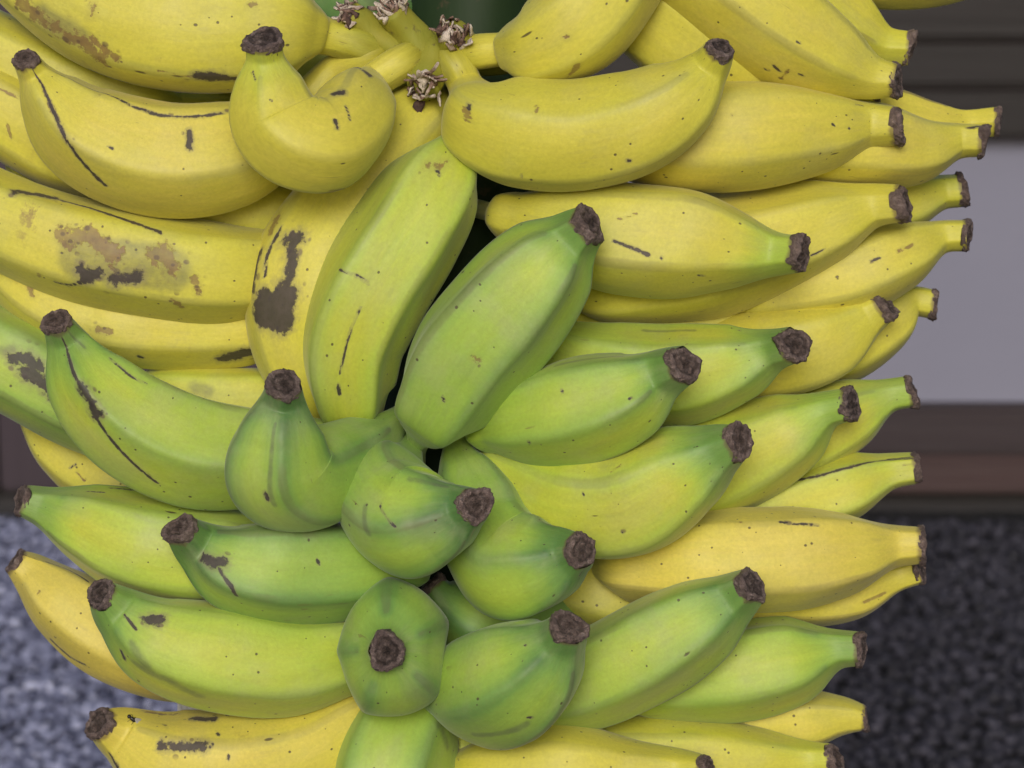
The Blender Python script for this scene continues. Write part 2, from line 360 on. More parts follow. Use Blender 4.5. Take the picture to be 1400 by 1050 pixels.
pebbles('shade_painted_gravel', .09, 1.6, 1.9, WY-.06, .013, .017, M_PEBSHADE, 5, 'gravel on the ground at the lower right with shade painted into its colour')  # shade on the right is painted as darker stones

shop = tag(empty('shopfront', (0, WY, 0)), 'dark wooden shopfront with a grey panel above a brown sill beam', 'building')
L0 = (0, WY, 0)
box('foundation', -3, 3, WY+.03, WY+.25, -.05, .034, M_STONE, shop, loc=L0)
box('sill_beam', -.30, 3, WY-.03, WY+.1, .034, .088, M_BEAMLO, shop, loc=L0, bev=.006)
box('sill_beam', -.30, 3, WY-.022, WY+.1, .0885, .158, M_BEAM, shop, loc=L0, bev=.006)
box('wall_panel', -.30, 3, WY+.012, WY+.1, .1585, .535, M_PANEL, shop, loc=L0, bev=0)
zz = [.535, .604, .668, .735, .80, .866, .932, .998, 1.064, 1.13, 1.2]
for a, bb in zip(zz[:-1], zz[1:]):
    box('board', -.30, 3, WY-.035, WY+.1, a+.004, bb-.002, M_SLAT, shop, loc=L0, bev=.007)
    box('board_gap', -.30, 3, WY-.012, WY+.09, bb-.002, bb+.004, M_POST, shop, loc=L0, bev=0) if bb < 1.19 else None
random.seed(3); x = -3.0
while x < -.42:
    w = random.uniform(.075, .11); x1 = min(x+w, -.302)
    if -.302-x1 < .05: x1 = -.302
    box('upright_board', x+.002, x1-.002, WY-.02+random.uniform(-.006, .006), WY+.1, .034, 1.2, M_POST, shop, loc=L0, bev=.005); x = x1
    if x >= -.303: break

# ---------------------------------------------------------------- the bunch: stem, crown, fruit
def tube(name, st, mat, parent, loc, ns=20, nr=24, square=0., seed=0):
    C, s = resample(st, nr); T, N, B = frames(C, np.array([0, -.97, .2]))
    phi = np.linspace(0, 2*np.pi, ns, endpoint=False); r = np.random.RandomState(seed); ph = r.uniform(0, 6, 3)
    Rr = C[:, 3][:, None]*(1+square*np.cos(4*phi+.6)[None]+.03*np.sin(2*phi[None]+ph[0]+9*np.linspace(0, 1, nr)[:, None]))
    P = C[:, None, :3]+Rr[..., None]*(np.cos(phi)[None, :, None]*N[:, None]+np.sin(phi)[None, :, None]*B[:, None])
    V = np.concatenate([P.reshape(-1, 3), C[:1, :3], C[-1:, :3]]); F = grid_faces(nr, ns)
    j = np.arange(ns); k = (j+1) % ns; e = (nr-1)*ns
    caps = np.concatenate([np.stack([j, np.full(ns, nr*ns), np.full(ns, nr*ns), k], 1)[:, [0, 1, 3]], np.stack([e+j, e+k, np.full(ns, nr*ns+1)], 1)])
    tri = np.concatenate([F[:, [0, 1, 2]], F[:, [0, 2, 3]], caps])
    return mesh_obj(name, V-np.asarray(loc), tri, mat, parent), (C, T, N, B)

def frayed_end(parent, loc, c, t, n, b, rad, seed):
    """the torn, dried fibres at the end of a stalk whose fruit was taken off"""
    r = np.random.RandomState(seed); V = []; F = []; pale = []
    for q in range(26):
        a = r.uniform(0, 6.28); rr = rad*math.sqrt(r.uniform(.03, 1.)); out = math.cos(a)*n+math.sin(a)*b; side = -math.sin(a)*n+math.cos(a)*b
        side = side*math.cos(.7)+t*math.sin(r.uniform(-.7, .7)); w = rad*r.uniform(.22, .5); L = rad*r.uniform(.6, 1.3); lean = r.uniform(-.9, 1.2)*(rr/rad+.25); i0 = len(V); pv = r.uniform(.0, 1.)
        m = 6
        for k in range(m):
            u = k/(m-1); p = c+out*rr+t*(L*(u-.32*u*u*abs(lean)))+out*(lean*L*u*u*.8)+side*rad*.12*math.sin(u*5+a)
            ww = w*(1-.75*u**1.6)*(1+.4*math.sin(9*u+q)); cup = out*ww*.5
            for e in (-1, 0, 1): V.append(p+side*ww*e+(cup if e == 0 else 0)); pale.append(pv+.35*u)
        for k in range(m-1):
            for e in (0, 1): a0 = i0+3*k+e; F.append((a0, a0+1, a0+4, a0+3))
    o = mesh_obj('frayed_end', np.array(V)-np.asarray(loc), F, M_FRAY, parent, attrs={'pale': np.array(pale)})
    sm = o.modifiers.new('thickness', 'SOLIDIFY'); sm.thickness = .0006
    return o

CROWN = {'origin': (-0.0289, 0.9926, 0.8422), 'stem': [(-0.0029, 1.0142, 0.9818, 0.023), (-0.0129, 0.9924, 0.892, 0.0229), (-0.0158, 0.9843, 0.8414, 0.0241), (-0.015, 0.9762, 0.7905, 0.0282), (-0.0261, 0.973, 0.7502, 0.0255), (-0.0304, 0.961, 0.6935, 0.0243), (-0.0318, 0.943, 0.6086, 0.0243), (-0.0318, 0.9249, 0.5236, 0.0203)], 'pad': [(-0.0665, 0.9312, 0.8516, 0.0038), (-0.0541, 0.9271, 0.8487, 0.007), (-0.0405, 0.9254, 0.8483, 0.0086), (-0.027, 0.9247, 0.8478, 0.0089), (-0.0135, 0.9267, 0.8471, 0.0076), (0.0, 0.9325, 0.845, 0.0049)], 'stalks': [[(-0.0387, 0.9213, 0.847, 0.0051), (-0.0429, 0.9192, 0.8498, 0.0064), (-0.0521, 0.918, 0.8568, 0.0059), (-0.0596, 0.9147, 0.8628, 0.0053)], [(-0.0301, 0.9207, 0.8465, 0.0051), (-0.0332, 0.9177, 0.8505, 0.0067), (-0.0392, 0.9166, 0.858, 0.0061), (-0.0438, 0.9137, 0.8645, 0.0056)], [(-0.0253, 0.9208, 0.8443, 0.0043), (-0.0241, 0.9169, 0.8489, 0.0061), (-0.0224, 0.9145, 0.8528, 0.0059), (-0.0209, 0.9089, 0.8569, 0.0056)], [(-0.0291, 0.9233, 0.8511, 0.0046), (-0.0294, 0.9166, 0.8479, 0.0067), (-0.0306, 0.9112, 0.8425, 0.0067), (-0.0322, 0.9036, 0.8373, 0.0058)]]}
org = CROWN['origin']
bunch = tag(empty('bunch_stem', org), 'thick green bunch stem with broken stalks and frayed brown ends at the top middle', 'stem')
tube('main_stem', CROWN['stem'], M_STEM, bunch, org, 32, 60, .03, 1)
tube('crown', CROWN['pad'], M_CROWN, bunch, org, 24, 30, .05, 2)
for i, st in enumerate(CROWN['stalks']):
    o, (C, T, N, B) = tube('broken_stalk', st, M_CROWN, bunch, org, 20, 20, .07, 10+i)
    frayed_end(o, org, C[-1, :3]-T[-1]*C[-1, 3]*.25, T[-1], N[-1], B[-1], C[-1, 3]*1.1, 40+i)

def mark_field(S, strokes):
    """1 on the middle line of a mark, 0 at its edge, below 0 outside; S = place on the straightened fruit in mm"""
    f = np.full(S.shape[:2], -3.)
    for w, pts in strokes:
        P = np.array(pts, float)
        if len(P) == 1: P = np.vstack([P, P+.01])
        for a, b in zip(P[:-1], P[1:]):
            d = b-a; u = np.clip(((S-a)@d)/max(d@d, 1e-9), 0, 1)
            f = np.maximum(f, (.4 if w < 1.1 else .12)+(w-np.linalg.norm(S-a-u[..., None]*d, axis=2))/min(w, 2.4))
    return np.minimum(f, 3.)

def blossom_end(parent, loc, C, T, N, B, Rend, seed, scale):
    """the dried scar: a flaky collar round a sunken face"""
    r = np.random.RandomState(seed); ns = 44
    prof = [(-.34, .99), (-.22, 1.03), (-.06, 1.05), (.1, 1.05), (.24, 1.01), (.34, .97), (.36, .87), (.33, .77), (.27, .68), (.24, .58), (.27, .5), (.31, .42), (.29, .33), (.24, .24), (.27, .14), (.29, .05)]
    phi = np.linspace(0, 2*np.pi, ns, endpoint=False); ph = r.uniform(0, 6.28, 12); c = C[-1, :3]; rc = C[-1, 3]
    outl = (np.interp(phi, np.linspace(0, 2*np.pi, len(Rend)+1), np.append(Rend, Rend[0]))/rc)*(1+.06*np.sin(2*phi+ph[0])+.07*np.sin(3*phi+ph[1])+.02*np.sin(7*phi+ph[2])); tilt = r.uniform(-.24, .24, 2)
    V = []; hub = []
    for i, (h, k) in enumerate(prof):
        jag = 1+(.045*np.sin(9*phi+ph[3]+i*1.3)+.035*np.sin(14*phi+ph[4]-i*2.1))*(1 if i > 0 else 0)
        rad = rc*k*outl*jag
        hh = rc*scale*(h+(.06*np.sin(3*phi+ph[5]+i*.7)+.05*np.sin(6*phi+ph[6]-i*.9)+.035*np.sin(11*phi+ph[7]+i*1.9))*(.2 if i < 2 else 1))+rad*(tilt[0]*np.cos(phi)+tilt[1]*np.sin(phi))*(0 if i == 0 else 1)
        V.append(c+hh[:, None]*T[-1]+rad[:, None]*(np.cos(phi)[:, None]*N[-1]+np.sin(phi)[:, None]*B[-1])); hub.append(np.full(ns, 1. if .3 > k or .55 < k < .7 else (.5 if k < .75 else 0.)))
    V = np.concatenate(V+[(c+T[-1]*rc*.2*scale)[None]]); F = grid_faces(len(prof), ns); e = (len(prof)-1)*ns; j = np.arange(ns)
    tri = np.concatenate([F[:, [0, 1, 2]], F[:, [0, 2, 3]], np.stack([e+j, e+(j+1) % ns, np.full(ns, e+ns)], 1)])
    o = mesh_obj('blossom_end', V-np.asarray(loc), tri, M_SCAR, parent, attrs={'hub': np.concatenate(hub+[np.ones(1)])})
    o['seed'] = (seed*.173) % 1.
    return o

def banana(d, idx):
    nr, ns = d['res']; loc = d['st'][0][:3]
    root = tag(empty('banana', loc), d['label'], 'banana', 'bananas growing on the bunch')
    P, Q, t, S, (C, T, N, B, Rr) = banana_shape(d['st'], d['roll'], d['ridge'], idx+1, nr, ns, d['angs'], d['ell'])
    V = P.reshape(-1, 3)-np.asarray(loc); F = grid_faces(nr, ns)
    Smm = S*1000; fld = {}
    for kind in ('dark', 'brown', 'grime'):
        fld['mark_'+kind] = mark_field(Smm, [(w, pts) for k, w, pts in d['marks'] if k == kind]).ravel()
    at = {'ridge': Q.ravel(), 'along': t.ravel(), 'straight': S.reshape(-1, 3), **fld}
    ks = int(round(d['split']*(nr-1)))
    # normals of the whole skin, so that the joint between stalk and peel stays smooth
    du = np.gradient(P, axis=0); dv = np.roll(P, -1, 1)-np.roll(P, 1, 1); nn = np.cross(dv, du); nn /= np.maximum(np.linalg.norm(nn, axis=2), 1e-9)[..., None]
    if np.sum(nn*(P-C[:, None, :3])) < 0: nn = -nn
    rad = P-C[:, None, :3]
    flip = np.sum(np.cross(P[1, 0]-P[0, 0], P[0, 1]-P[0, 0])*rad[0, 0]) > 0
    for name, a, b in (('stalk', 0, ks), ('peel', ks, nr-1)):
        sl = slice(a*ns, (b+1)*ns); f = grid_faces(b-a+1, ns)
        if flip: f = f[:, ::-1]
        o = mesh_obj(name, V[sl], f, M_PEEL, root, attrs={k: v[sl] for k, v in at.items()})
        o.data.normals_split_custom_set_from_vertices(nn.reshape(-1, 3)[sl].tolist())
        for k in ('ripe', 'tipgreen', 'speck', 'ridgeline', 'mottle'): o[k] = float(d[k])
        o['seed'] = float((idx*1.37) % 11)
    blossom_end(root, loc, C, T, N, B, Rr[-1], idx+1, d['scar'])
    return root

BANANAS = [
    dict(label='big yellow banana in the top left corner with scattered brown scabs along its back', ripe=0.86, tipgreen=0.06, speck=0.50, ridgeline=0.12, mottle=0.35, roll=28, ridge=0.11, split=0.150, scar=0.80, res=(150, 112), angs=None, ell=(1.0, 1.0),
         st=[(-0.0448, 0.9263, 0.8477, 0.0046), (-0.0534, 0.9168, 0.8511, 0.0067), (-0.0686, 0.9134, 0.8555, 0.0072), (-0.0732, 0.9110, 0.8568, 0.0111), (-0.0814, 0.9085, 0.8580, 0.0196), (-0.0950, 0.9068, 0.8576, 0.0227), (-0.1160, 0.9056, 0.8582, 0.0237), (-0.1399, 0.9079, 0.8627, 0.0232), (-0.1615, 0.9126, 0.8719, 0.0206), (-0.1837, 0.9213, 0.8875, 0.0160), (-0.2008, 0.9303, 0.9043, 0.0086), (-0.2041, 0.9357, 0.9174, 0.0064)],
         marks=[('brown', 2.64, [(17.5, -13.6, 131.2), (17.3, -13.8, 122.2), (17.3, -13.8, 111.7), (14.9, -16.3, 102.6)]), ('grime', 3.96, [(18.4, -12.3, 122.8), (18.0, -12.8, 109.2)]), ('brown', 1.32, [(22.1, -1.8, 108.1), (21.2, -6.4, 108.1)]), ('brown', 1.19, [(18.9, -11.5, 106.1), (17.8, -13.2, 103.0), (16.2, -15.0, 96.8)]), ('dark', 1.72, [(15.4, -15.9, 73.0), (14.7, -16.6, 67.1), (13.7, -17.4, 62.9)]), ('dark', 0.79, [(1.4, -22.1, 107.5), (0.3, -22.1, 101.0), (-0.3, -22.1, 96.3)]), ('brown', 0.4, [(15.5, -15.8, 84.2), (15.1, -16.2, 78.0), (15.2, -16.1, 71.4)]), ('brown', 0.79, [(21.2, 6.2, 56.7), (21.3, 6.1, 54.0)])]),
    dict(label='pale yellow banana mostly hidden under the big corner banana at the left edge', ripe=0.82, tipgreen=0.06, speck=0.50, ridgeline=0.12, mottle=0.00, roll=30, ridge=0.12, split=0.216, scar=0.95, res=(100, 76), angs=None, ell=(1.0, 1.0),
         st=[(-0.0951, 0.9564, 0.8285, 0.0036), (-0.1240, 0.9384, 0.8282, 0.0041), (-0.1288, 0.9347, 0.8279, 0.0071), (-0.1347, 0.9319, 0.8282, 0.0117), (-0.1417, 0.9305, 0.8294, 0.0136), (-0.1657, 0.9290, 0.8350, 0.0158), (-0.1872, 0.9297, 0.8444, 0.0157), (-0.2068, 0.9343, 0.8535, 0.0150), (-0.2244, 0.9419, 0.8638, 0.0093), (-0.2336, 0.9470, 0.8690, 0.0060)],
         marks=[]),
    dict(label='yellow banana cut by the left edge behind the dark lined banana', ripe=0.88, tipgreen=0.06, speck=0.50, ridgeline=0.12, mottle=0.20, roll=30, ridge=0.12, split=0.228, scar=0.86, res=(150, 112), angs=None, ell=(1.0, 1.0),
         st=[(-0.1000, 0.9477, 0.8029, 0.0036), (-0.1285, 0.9296, 0.8032, 0.0043), (-0.1334, 0.9257, 0.8028, 0.0074), (-0.1395, 0.9227, 0.8036, 0.0122), (-0.1465, 0.9215, 0.8059, 0.0141), (-0.1677, 0.9208, 0.8153, 0.0170), (-0.1864, 0.9217, 0.8260, 0.0170), (-0.2029, 0.9247, 0.8338, 0.0157), (-0.2187, 0.9310, 0.8443, 0.0092), (-0.2261, 0.9351, 0.8508, 0.0060)],
         marks=[('brown', 0.4, [(15.0, 6.0, 101.5), (14.8, 6.4, 96.8), (14.6, 7.0, 92.8)]), ('brown', 0.4, [(15.8, -3.1, 94.3), (14.7, -6.7, 90.9)])]),
    dict(label='sliver of yellow banana tucked above the white edged banana at the left edge', ripe=0.85, tipgreen=0.06, speck=0.50, ridgeline=0.12, mottle=0.00, roll=40, ridge=0.12, split=0.291, scar=1.01, res=(100, 76), angs=None, ell=(1.0, 1.0),
         st=[(-0.0915, 0.9550, 0.7870, 0.0037), (-0.1223, 0.9394, 0.7868, 0.0039), (-0.1266, 0.9367, 0.7866, 0.0060), (-0.1319, 0.9346, 0.7869, 0.0100), (-0.1380, 0.9338, 0.7878, 0.0116), (-0.1598, 0.9334, 0.7920, 0.0121), (-0.1790, 0.9375, 0.8012, 0.0105), (-0.1866, 0.9453, 0.8125, 0.0069), (-0.1887, 0.9485, 0.8188, 0.0050)],
         marks=[]),
    dict(label='yellow banana with dark brown lines running from its raised brown tip', ripe=0.93, tipgreen=0.06, speck=0.50, ridgeline=0.12, mottle=0.15, roll=42, ridge=0.14, split=0.178, scar=0.92, res=(150, 112), angs=None, ell=(1.0, 1.0),
         st=[(-0.0411, 0.9268, 0.8498, 0.0046), (-0.0519, 0.9164, 0.8468, 0.0064), (-0.0658, 0.9191, 0.8418, 0.0056), (-0.0758, 0.9175, 0.8291, 0.0091), (-0.0834, 0.9027, 0.8229, 0.0138), (-0.0999, 0.8941, 0.8154, 0.0189), (-0.1205, 0.8904, 0.8135, 0.0204), (-0.1398, 0.8891, 0.8173, 0.0199), (-0.1542, 0.8880, 0.8247, 0.0172), (-0.1641, 0.8874, 0.8357, 0.0114), (-0.1690, 0.8871, 0.8435, 0.0060), (-0.1712, 0.8836, 0.8489, 0.0046)],
         marks=[('brown', 1.19, [(18.9, -1.3, 172.5), (18.9, -1.2, 161.9), (18.4, -4.2, 154.9), (17.7, -6.7, 146.2), (16.5, -9.3, 139.9)]), ('dark', 0.59, [(18.9, -1.3, 172.5), (18.9, -1.2, 161.9), (18.4, -4.2, 154.9), (17.7, -6.7, 146.2), (16.5, -9.3, 139.9), (14.0, -12.8, 132.9), (10.8, -15.5, 127.0)]), ('dark', 0.4, [(6.9, 17.6, 169.0), (13.1, 13.6, 160.8), (11.6, 15.0, 148.0), (14.6, 12.0, 126.4), (15.5, 10.9, 113.0), (15.6, 10.7, 97.5), (15.0, 11.5, 85.6)]), ('dark', 1.06, [(17.9, 6.2, 101.4), (18.9, 1.0, 101.4)]), ('dark', 0.4, [(18.7, -2.9, 130.0), (18.7, -3.2, 128.0)]), ('dark', 0.4, [(4.3, 18.4, 109.6), (7.1, 17.4, 95.3), (3.7, 18.5, 79.0)])]),
    dict(label='yellow banana bent like a hook with its brown tip sticking straight up', ripe=0.90, tipgreen=0.22, speck=0.50, ridgeline=0.12, mottle=0.00, roll=20, ridge=0.08, split=0.223, scar=0.82, res=(150, 112), angs=None, ell=(1.0, 1.0),
         st=[(-0.0317, 0.9229, 0.8495, 0.0048), (-0.0404, 0.9103, 0.8457, 0.0066), (-0.0504, 0.9078, 0.8391, 0.0069), (-0.0540, 0.8959, 0.8339, 0.0115), (-0.0559, 0.8828, 0.8310, 0.0147), (-0.0582, 0.8732, 0.8263, 0.0156), (-0.0655, 0.8641, 0.8215, 0.0168), (-0.0752, 0.8619, 0.8240, 0.0170), (-0.0817, 0.8636, 0.8317, 0.0159), (-0.0840, 0.8633, 0.8430, 0.0119), (-0.0847, 0.8618, 0.8512, 0.0068), (-0.0848, 0.8584, 0.8572, 0.0063)],
         marks=[('dark', 1.19, [(14.0, 6.0, 70.6), (14.6, 4.2, 68.4)]), ('dark', 1.19, [(12.3, 8.8, 47.5), (15.2, -0.4, 53.4)]), ('dark', 0.35, [(15.2, -0.2, 73.0), (14.4, -5.0, 76.1)]), ('dark', 0.4, [(14.8, -3.5, 80.2), (13.7, -6.6, 80.4)]), ('dark', 0.4, [(2.6, -15.0, 117.8), (5.5, -14.2, 115.0)]), ('dark', 0.4, [(14.5, -4.7, 122.7), (14.5, -4.7, 122.3)]), ('brown', 1.06, [(-6.9, -13.5, 80.0), (-7.1, -13.5, 79.4)]), ('dark', 0.35, [(10.9, -10.7, 107.3), (11.2, -10.3, 106.9)])]),
    dict(label='yellow banana with a large black bruise behind the long yellow green one', ripe=0.88, tipgreen=0.00, speck=0.50, ridgeline=0.12, mottle=0.12, roll=-20, ridge=0.09, split=0.065, scar=0.98, res=(150, 112), angs=None, ell=(1.0, 1.0),
         st=[(-0.0184, 0.9281, 0.8432, 0.0046), (-0.0212, 0.9286, 0.8329, 0.0054), (-0.0261, 0.9270, 0.8282, 0.0114), (-0.0325, 0.9244, 0.8233, 0.0163), (-0.0445, 0.9165, 0.8114, 0.0194), (-0.0620, 0.9049, 0.7914, 0.0203), (-0.0746, 0.8965, 0.7711, 0.0208), (-0.0780, 0.8925, 0.7521, 0.0192), (-0.0737, 0.8915, 0.7319, 0.0150), (-0.0673, 0.8959, 0.7172, 0.0081), (-0.0663, 0.8986, 0.7110, 0.0060)],
         marks=[('dark', 5.81, [(16.7, 10.2, 114.2), (18.7, 5.9, 115.1)]), ('dark', 4.75, [(18.9, 4.9, 112.5), (19.1, 4.3, 109.6)]), ('dark', 1.98, [(19.1, 4.1, 108.9), (19.1, 4.3, 103.2), (18.6, 6.2, 97.2), (17.9, 8.0, 93.7)]), ('dark', 1.98, [(16.6, 10.4, 94.2), (18.7, 5.9, 91.6)]), ('brown', 2.11, [(11.9, 15.5, 93.3), (10.4, 16.6, 89.4)]), ('dark', 1.19, [(12.6, 15.0, 109.1), (11.2, 16.0, 103.2), (11.3, 16.0, 99.9)]), ('dark', 0.4, [(15.3, 12.2, 105.2), (14.3, 13.3, 98.5), (14.8, 12.8, 91.5)])]),
    dict(label='long yellow green banana hanging steeply from a thin green stalk in the middle', ripe=0.63, tipgreen=-0.10, speck=0.50, ridgeline=0.25, mottle=0.00, roll=30, ridge=0.24, split=0.103, scar=0.88, res=(150, 112), angs=None, ell=(1.0, 1.0),
         st=[(-0.0183, 0.9179, 0.8334, 0.0030), (-0.0202, 0.9059, 0.8212, 0.0029), (-0.0216, 0.8979, 0.8155, 0.0079), (-0.0272, 0.8889, 0.8047, 0.0168), (-0.0378, 0.8802, 0.7880, 0.0190), (-0.0500, 0.8755, 0.7685, 0.0195), (-0.0580, 0.8751, 0.7487, 0.0178), (-0.0585, 0.8785, 0.7306, 0.0145), (-0.0569, 0.8851, 0.7196, 0.0090), (-0.0598, 0.8934, 0.7053, 0.0081), (-0.0623, 0.8971, 0.6975, 0.0060)],
         marks=[('brown', 1.72, [(17.3, 5.1, 44.6), (18.0, 1.6, 43.3), (18.0, 0.0, 40.3)]), ('dark', 0.53, [(18.0, 1.6, 44.3), (18.0, -0.5, 45.5)]), ('dark', 0.35, [(14.9, 10.2, 86.0), (17.4, 4.5, 85.1), (18.0, 0.5, 85.5)]), ('dark', 0.35, [(18.0, -0.6, 92.9), (18.0, -0.6, 100.2), (18.0, -1.0, 109.6), (18.0, -0.0, 114.8)]), ('dark', 0.53, [(18.0, 0.8, 118.9), (18.0, 0.7, 121.4)])]),
    dict(label='thick green banana with broad flat sides slanting up to a brown tip in the middle', ripe=0.42, tipgreen=0.22, speck=0.50, ridgeline=0.35, mottle=0.00, roll=34, ridge=0.24, split=0.095, scar=1.04, res=(150, 112), angs=None, ell=(1.0, 1.0),
         st=[(-0.0349, 0.8894, 0.6994, 0.0032), (-0.0346, 0.8820, 0.7089, 0.0037), (-0.0319, 0.8747, 0.7166, 0.0063), (-0.0282, 0.8687, 0.7236, 0.0128), (-0.0244, 0.8643, 0.7310, 0.0171), (-0.0134, 0.8609, 0.7494, 0.0203), (0.0005, 0.8591, 0.7662, 0.0194), (0.0132, 0.8561, 0.7814, 0.0157), (0.0207, 0.8541, 0.7897, 0.0094), (0.0259, 0.8494, 0.7954, 0.0065)],
         marks=[('brown', 1.19, [(18.5, 1.9, 66.9), (18.3, 3.2, 67.0)]), ('dark', 0.4, [(18.6, 0.2, 49.7), (18.5, 1.5, 48.7)])]),
    dict(label='yellow banana in the upper middle growing up out of the picture beside the stem', ripe=0.88, tipgreen=0.06, speck=0.50, ridgeline=0.12, mottle=0.15, roll=40, ridge=0.12, split=0.195, scar=0.94, res=(150, 112), angs=None, ell=(1.0, 1.0),
         st=[(-0.0237, 0.9224, 0.8469, 0.0046), (-0.0128, 0.9110, 0.8494, 0.0064), (-0.0021, 0.9075, 0.8507, 0.0061), (0.0021, 0.9015, 0.8517, 0.0100), (0.0110, 0.8952, 0.8537, 0.0157), (0.0239, 0.8938, 0.8621, 0.0192), (0.0360, 0.9004, 0.8779, 0.0193), (0.0473, 0.9109, 0.8956, 0.0158), (0.0570, 0.9222, 0.9110, 0.0085), (0.0612, 0.9282, 0.9200, 0.0059)],
         marks=[('brown', 0.79, [(17.8, 3.3, 55.5), (17.7, 4.1, 56.0)]), ('brown', 0.79, [(9.3, 15.5, 50.5), (11.1, 14.3, 53.1), (12.8, 12.8, 54.3)]), ('dark', 0.66, [(8.7, -14.9, 35.2), (7.3, -16.0, 40.4)])]),
    dict(label='shaded yellow banana squeezed between the upper middle bananas', ripe=0.86, tipgreen=0.06, speck=0.50, ridgeline=0.12, mottle=0.00, roll=-10, ridge=0.12, split=0.226, scar=0.84, res=(100, 76), angs=None, ell=(1.0, 1.0),
         st=[(0.0008, 0.9771, 0.8876, 0.0037), (0.0243, 0.9505, 0.8858, 0.0041), (0.0284, 0.9453, 0.8863, 0.0071), (0.0332, 0.9401, 0.8847, 0.0117), (0.0379, 0.9360, 0.8803, 0.0135), (0.0485, 0.9278, 0.8674, 0.0194), (0.0661, 0.9261, 0.8528, 0.0200), (0.0871, 0.9315, 0.8402, 0.0180), (0.1058, 0.9388, 0.8300, 0.0093), (0.1157, 0.9405, 0.8257, 0.0061)],
         marks=[]),
    dict(label='curved yellow banana with its dark tip raised to the upper right below the stem', ripe=0.86, tipgreen=0.06, speck=0.50, ridgeline=0.12, mottle=0.00, roll=58, ridge=0.09, split=0.158, scar=1.00, res=(150, 112), angs=None, ell=(1.0, 1.0),
         st=[(-0.0264, 0.9233, 0.8511, 0.0048), (-0.0202, 0.9107, 0.8452, 0.0066), (-0.0170, 0.9092, 0.8384, 0.0064), (-0.0137, 0.9000, 0.8319, 0.0100), (-0.0099, 0.8873, 0.8264, 0.0161), (0.0031, 0.8828, 0.8232, 0.0197), (0.0232, 0.8788, 0.8221, 0.0196), (0.0432, 0.8766, 0.8270, 0.0183), (0.0589, 0.8753, 0.8361, 0.0146), (0.0685, 0.8748, 0.8466, 0.0077), (0.0720, 0.8693, 0.8536, 0.0051)],
         marks=[('dark', 0.53, [(13.4, 12.8, 100.3), (13.1, 13.1, 100.9)]), ('dark', 0.4, [(-0.3, 18.5, 81.2), (-0.6, 18.5, 84.5)]), ('brown', 0.66, [(18.5, -1.6, 51.0), (18.4, 1.6, 52.0)]), ('dark', 0.35, [(18.4, -2.2, 51.4), (18.0, -4.5, 51.0)]), ('brown', 0.53, [(17.2, -7.0, 72.2), (17.6, -5.8, 72.0)]), ('brown', 1.32, [(-1.2, -15.9, 35.9), (3.2, -17.6, 49.2)]), ('dark', 0.35, [(12.0, 14.1, 68.8), (11.0, 14.9, 69.0)])]),
    dict(label='large yellow banana reaching down from the top edge to a pale brown tip', ripe=0.92, tipgreen=0.06, speck=0.50, ridgeline=0.12, mottle=0.00, roll=20, ridge=0.09, split=0.193, scar=0.65, res=(150, 112), angs=None, ell=(1.0, 1.0),
         st=[(-0.0008, 0.9688, 0.9078, 0.0036), (0.0182, 0.9389, 0.9058, 0.0041), (0.0211, 0.9327, 0.9060, 0.0070), (0.0258, 0.9273, 0.9048, 0.0115), (0.0320, 0.9243, 0.9018, 0.0133), (0.0531, 0.9192, 0.8902, 0.0196), (0.0770, 0.9156, 0.8733, 0.0207), (0.0980, 0.9150, 0.8581, 0.0194), (0.1170, 0.9154, 0.8469, 0.0150), (0.1304, 0.9146, 0.8406, 0.0085), (0.1397, 0.9123, 0.8392, 0.0059)],
         marks=[('dark', 0.53, [(7.4, 18.0, 139.5), (7.9, 17.8, 140.7)]), ('dark', 0.53, [(11.3, 15.9, 140.8), (10.0, 16.7, 143.6)]), ('brown', 0.53, [(6.4, 18.4, 145.7), (12.8, 14.7, 145.6)]), ('dark', 0.53, [(12.7, 14.8, 149.5), (13.0, 14.5, 151.0)]), ('dark', 0.35, [(19.0, 4.4, 142.1), (19.1, 4.0, 143.5)])]),
    dict(label='yellow banana whose blunt tip shows just above the large top edge banana', ripe=0.82, tipgreen=0.06, speck=0.50, ridgeline=0.60, mottle=0.00, roll=10, ridge=0.14, split=0.256, scar=0.56, res=(100, 76), angs=None, ell=(1.0, 1.0),
         st=[(0.0306, 0.9716, 0.8920, 0.0036), (0.0603, 0.9527, 0.8904, 0.0050), (0.0665, 0.9480, 0.8908, 0.0085), (0.0739, 0.9442, 0.8894, 0.0141), (0.0817, 0.9424, 0.8854, 0.0163), (0.1064, 0.9404, 0.8693, 0.0164), (0.1253, 0.9404, 0.8569, 0.0126), (0.1384, 0.9403, 0.8498, 0.0077), (0.1487, 0.9379, 0.8489, 0.0060)],
         marks=[]),
    dict(label='tiny yellow banana end peeking out below the large top edge banana', ripe=0.86, tipgreen=0.06, speck=0.50, ridgeline=0.12, mottle=0.00, roll=-40, ridge=0.12, split=0.338, scar=0.96, res=(100, 76), angs=None, ell=(1.0, 1.0),
         st=[(0.0442, 0.9628, 0.8551, 0.0036), (0.0749, 0.9459, 0.8542, 0.0041), (0.0802, 0.9425, 0.8546, 0.0071), (0.0863, 0.9396, 0.8536, 0.0118), (0.0929, 0.9377, 0.8506, 0.0137), (0.1146, 0.9336, 0.8373, 0.0093), (0.1280, 0.9312, 0.8326, 0.0041), (0.1351, 0.9310, 0.8318, 0.0033)],
         marks=[]),
    dict(label='underside of a yellow banana crossing the top right edge', ripe=0.84, tipgreen=0.06, speck=0.50, ridgeline=0.12, mottle=0.00, roll=-40, ridge=0.12, split=0.208, scar=0.87, res=(100, 76), angs=None, ell=(1.0, 1.0),
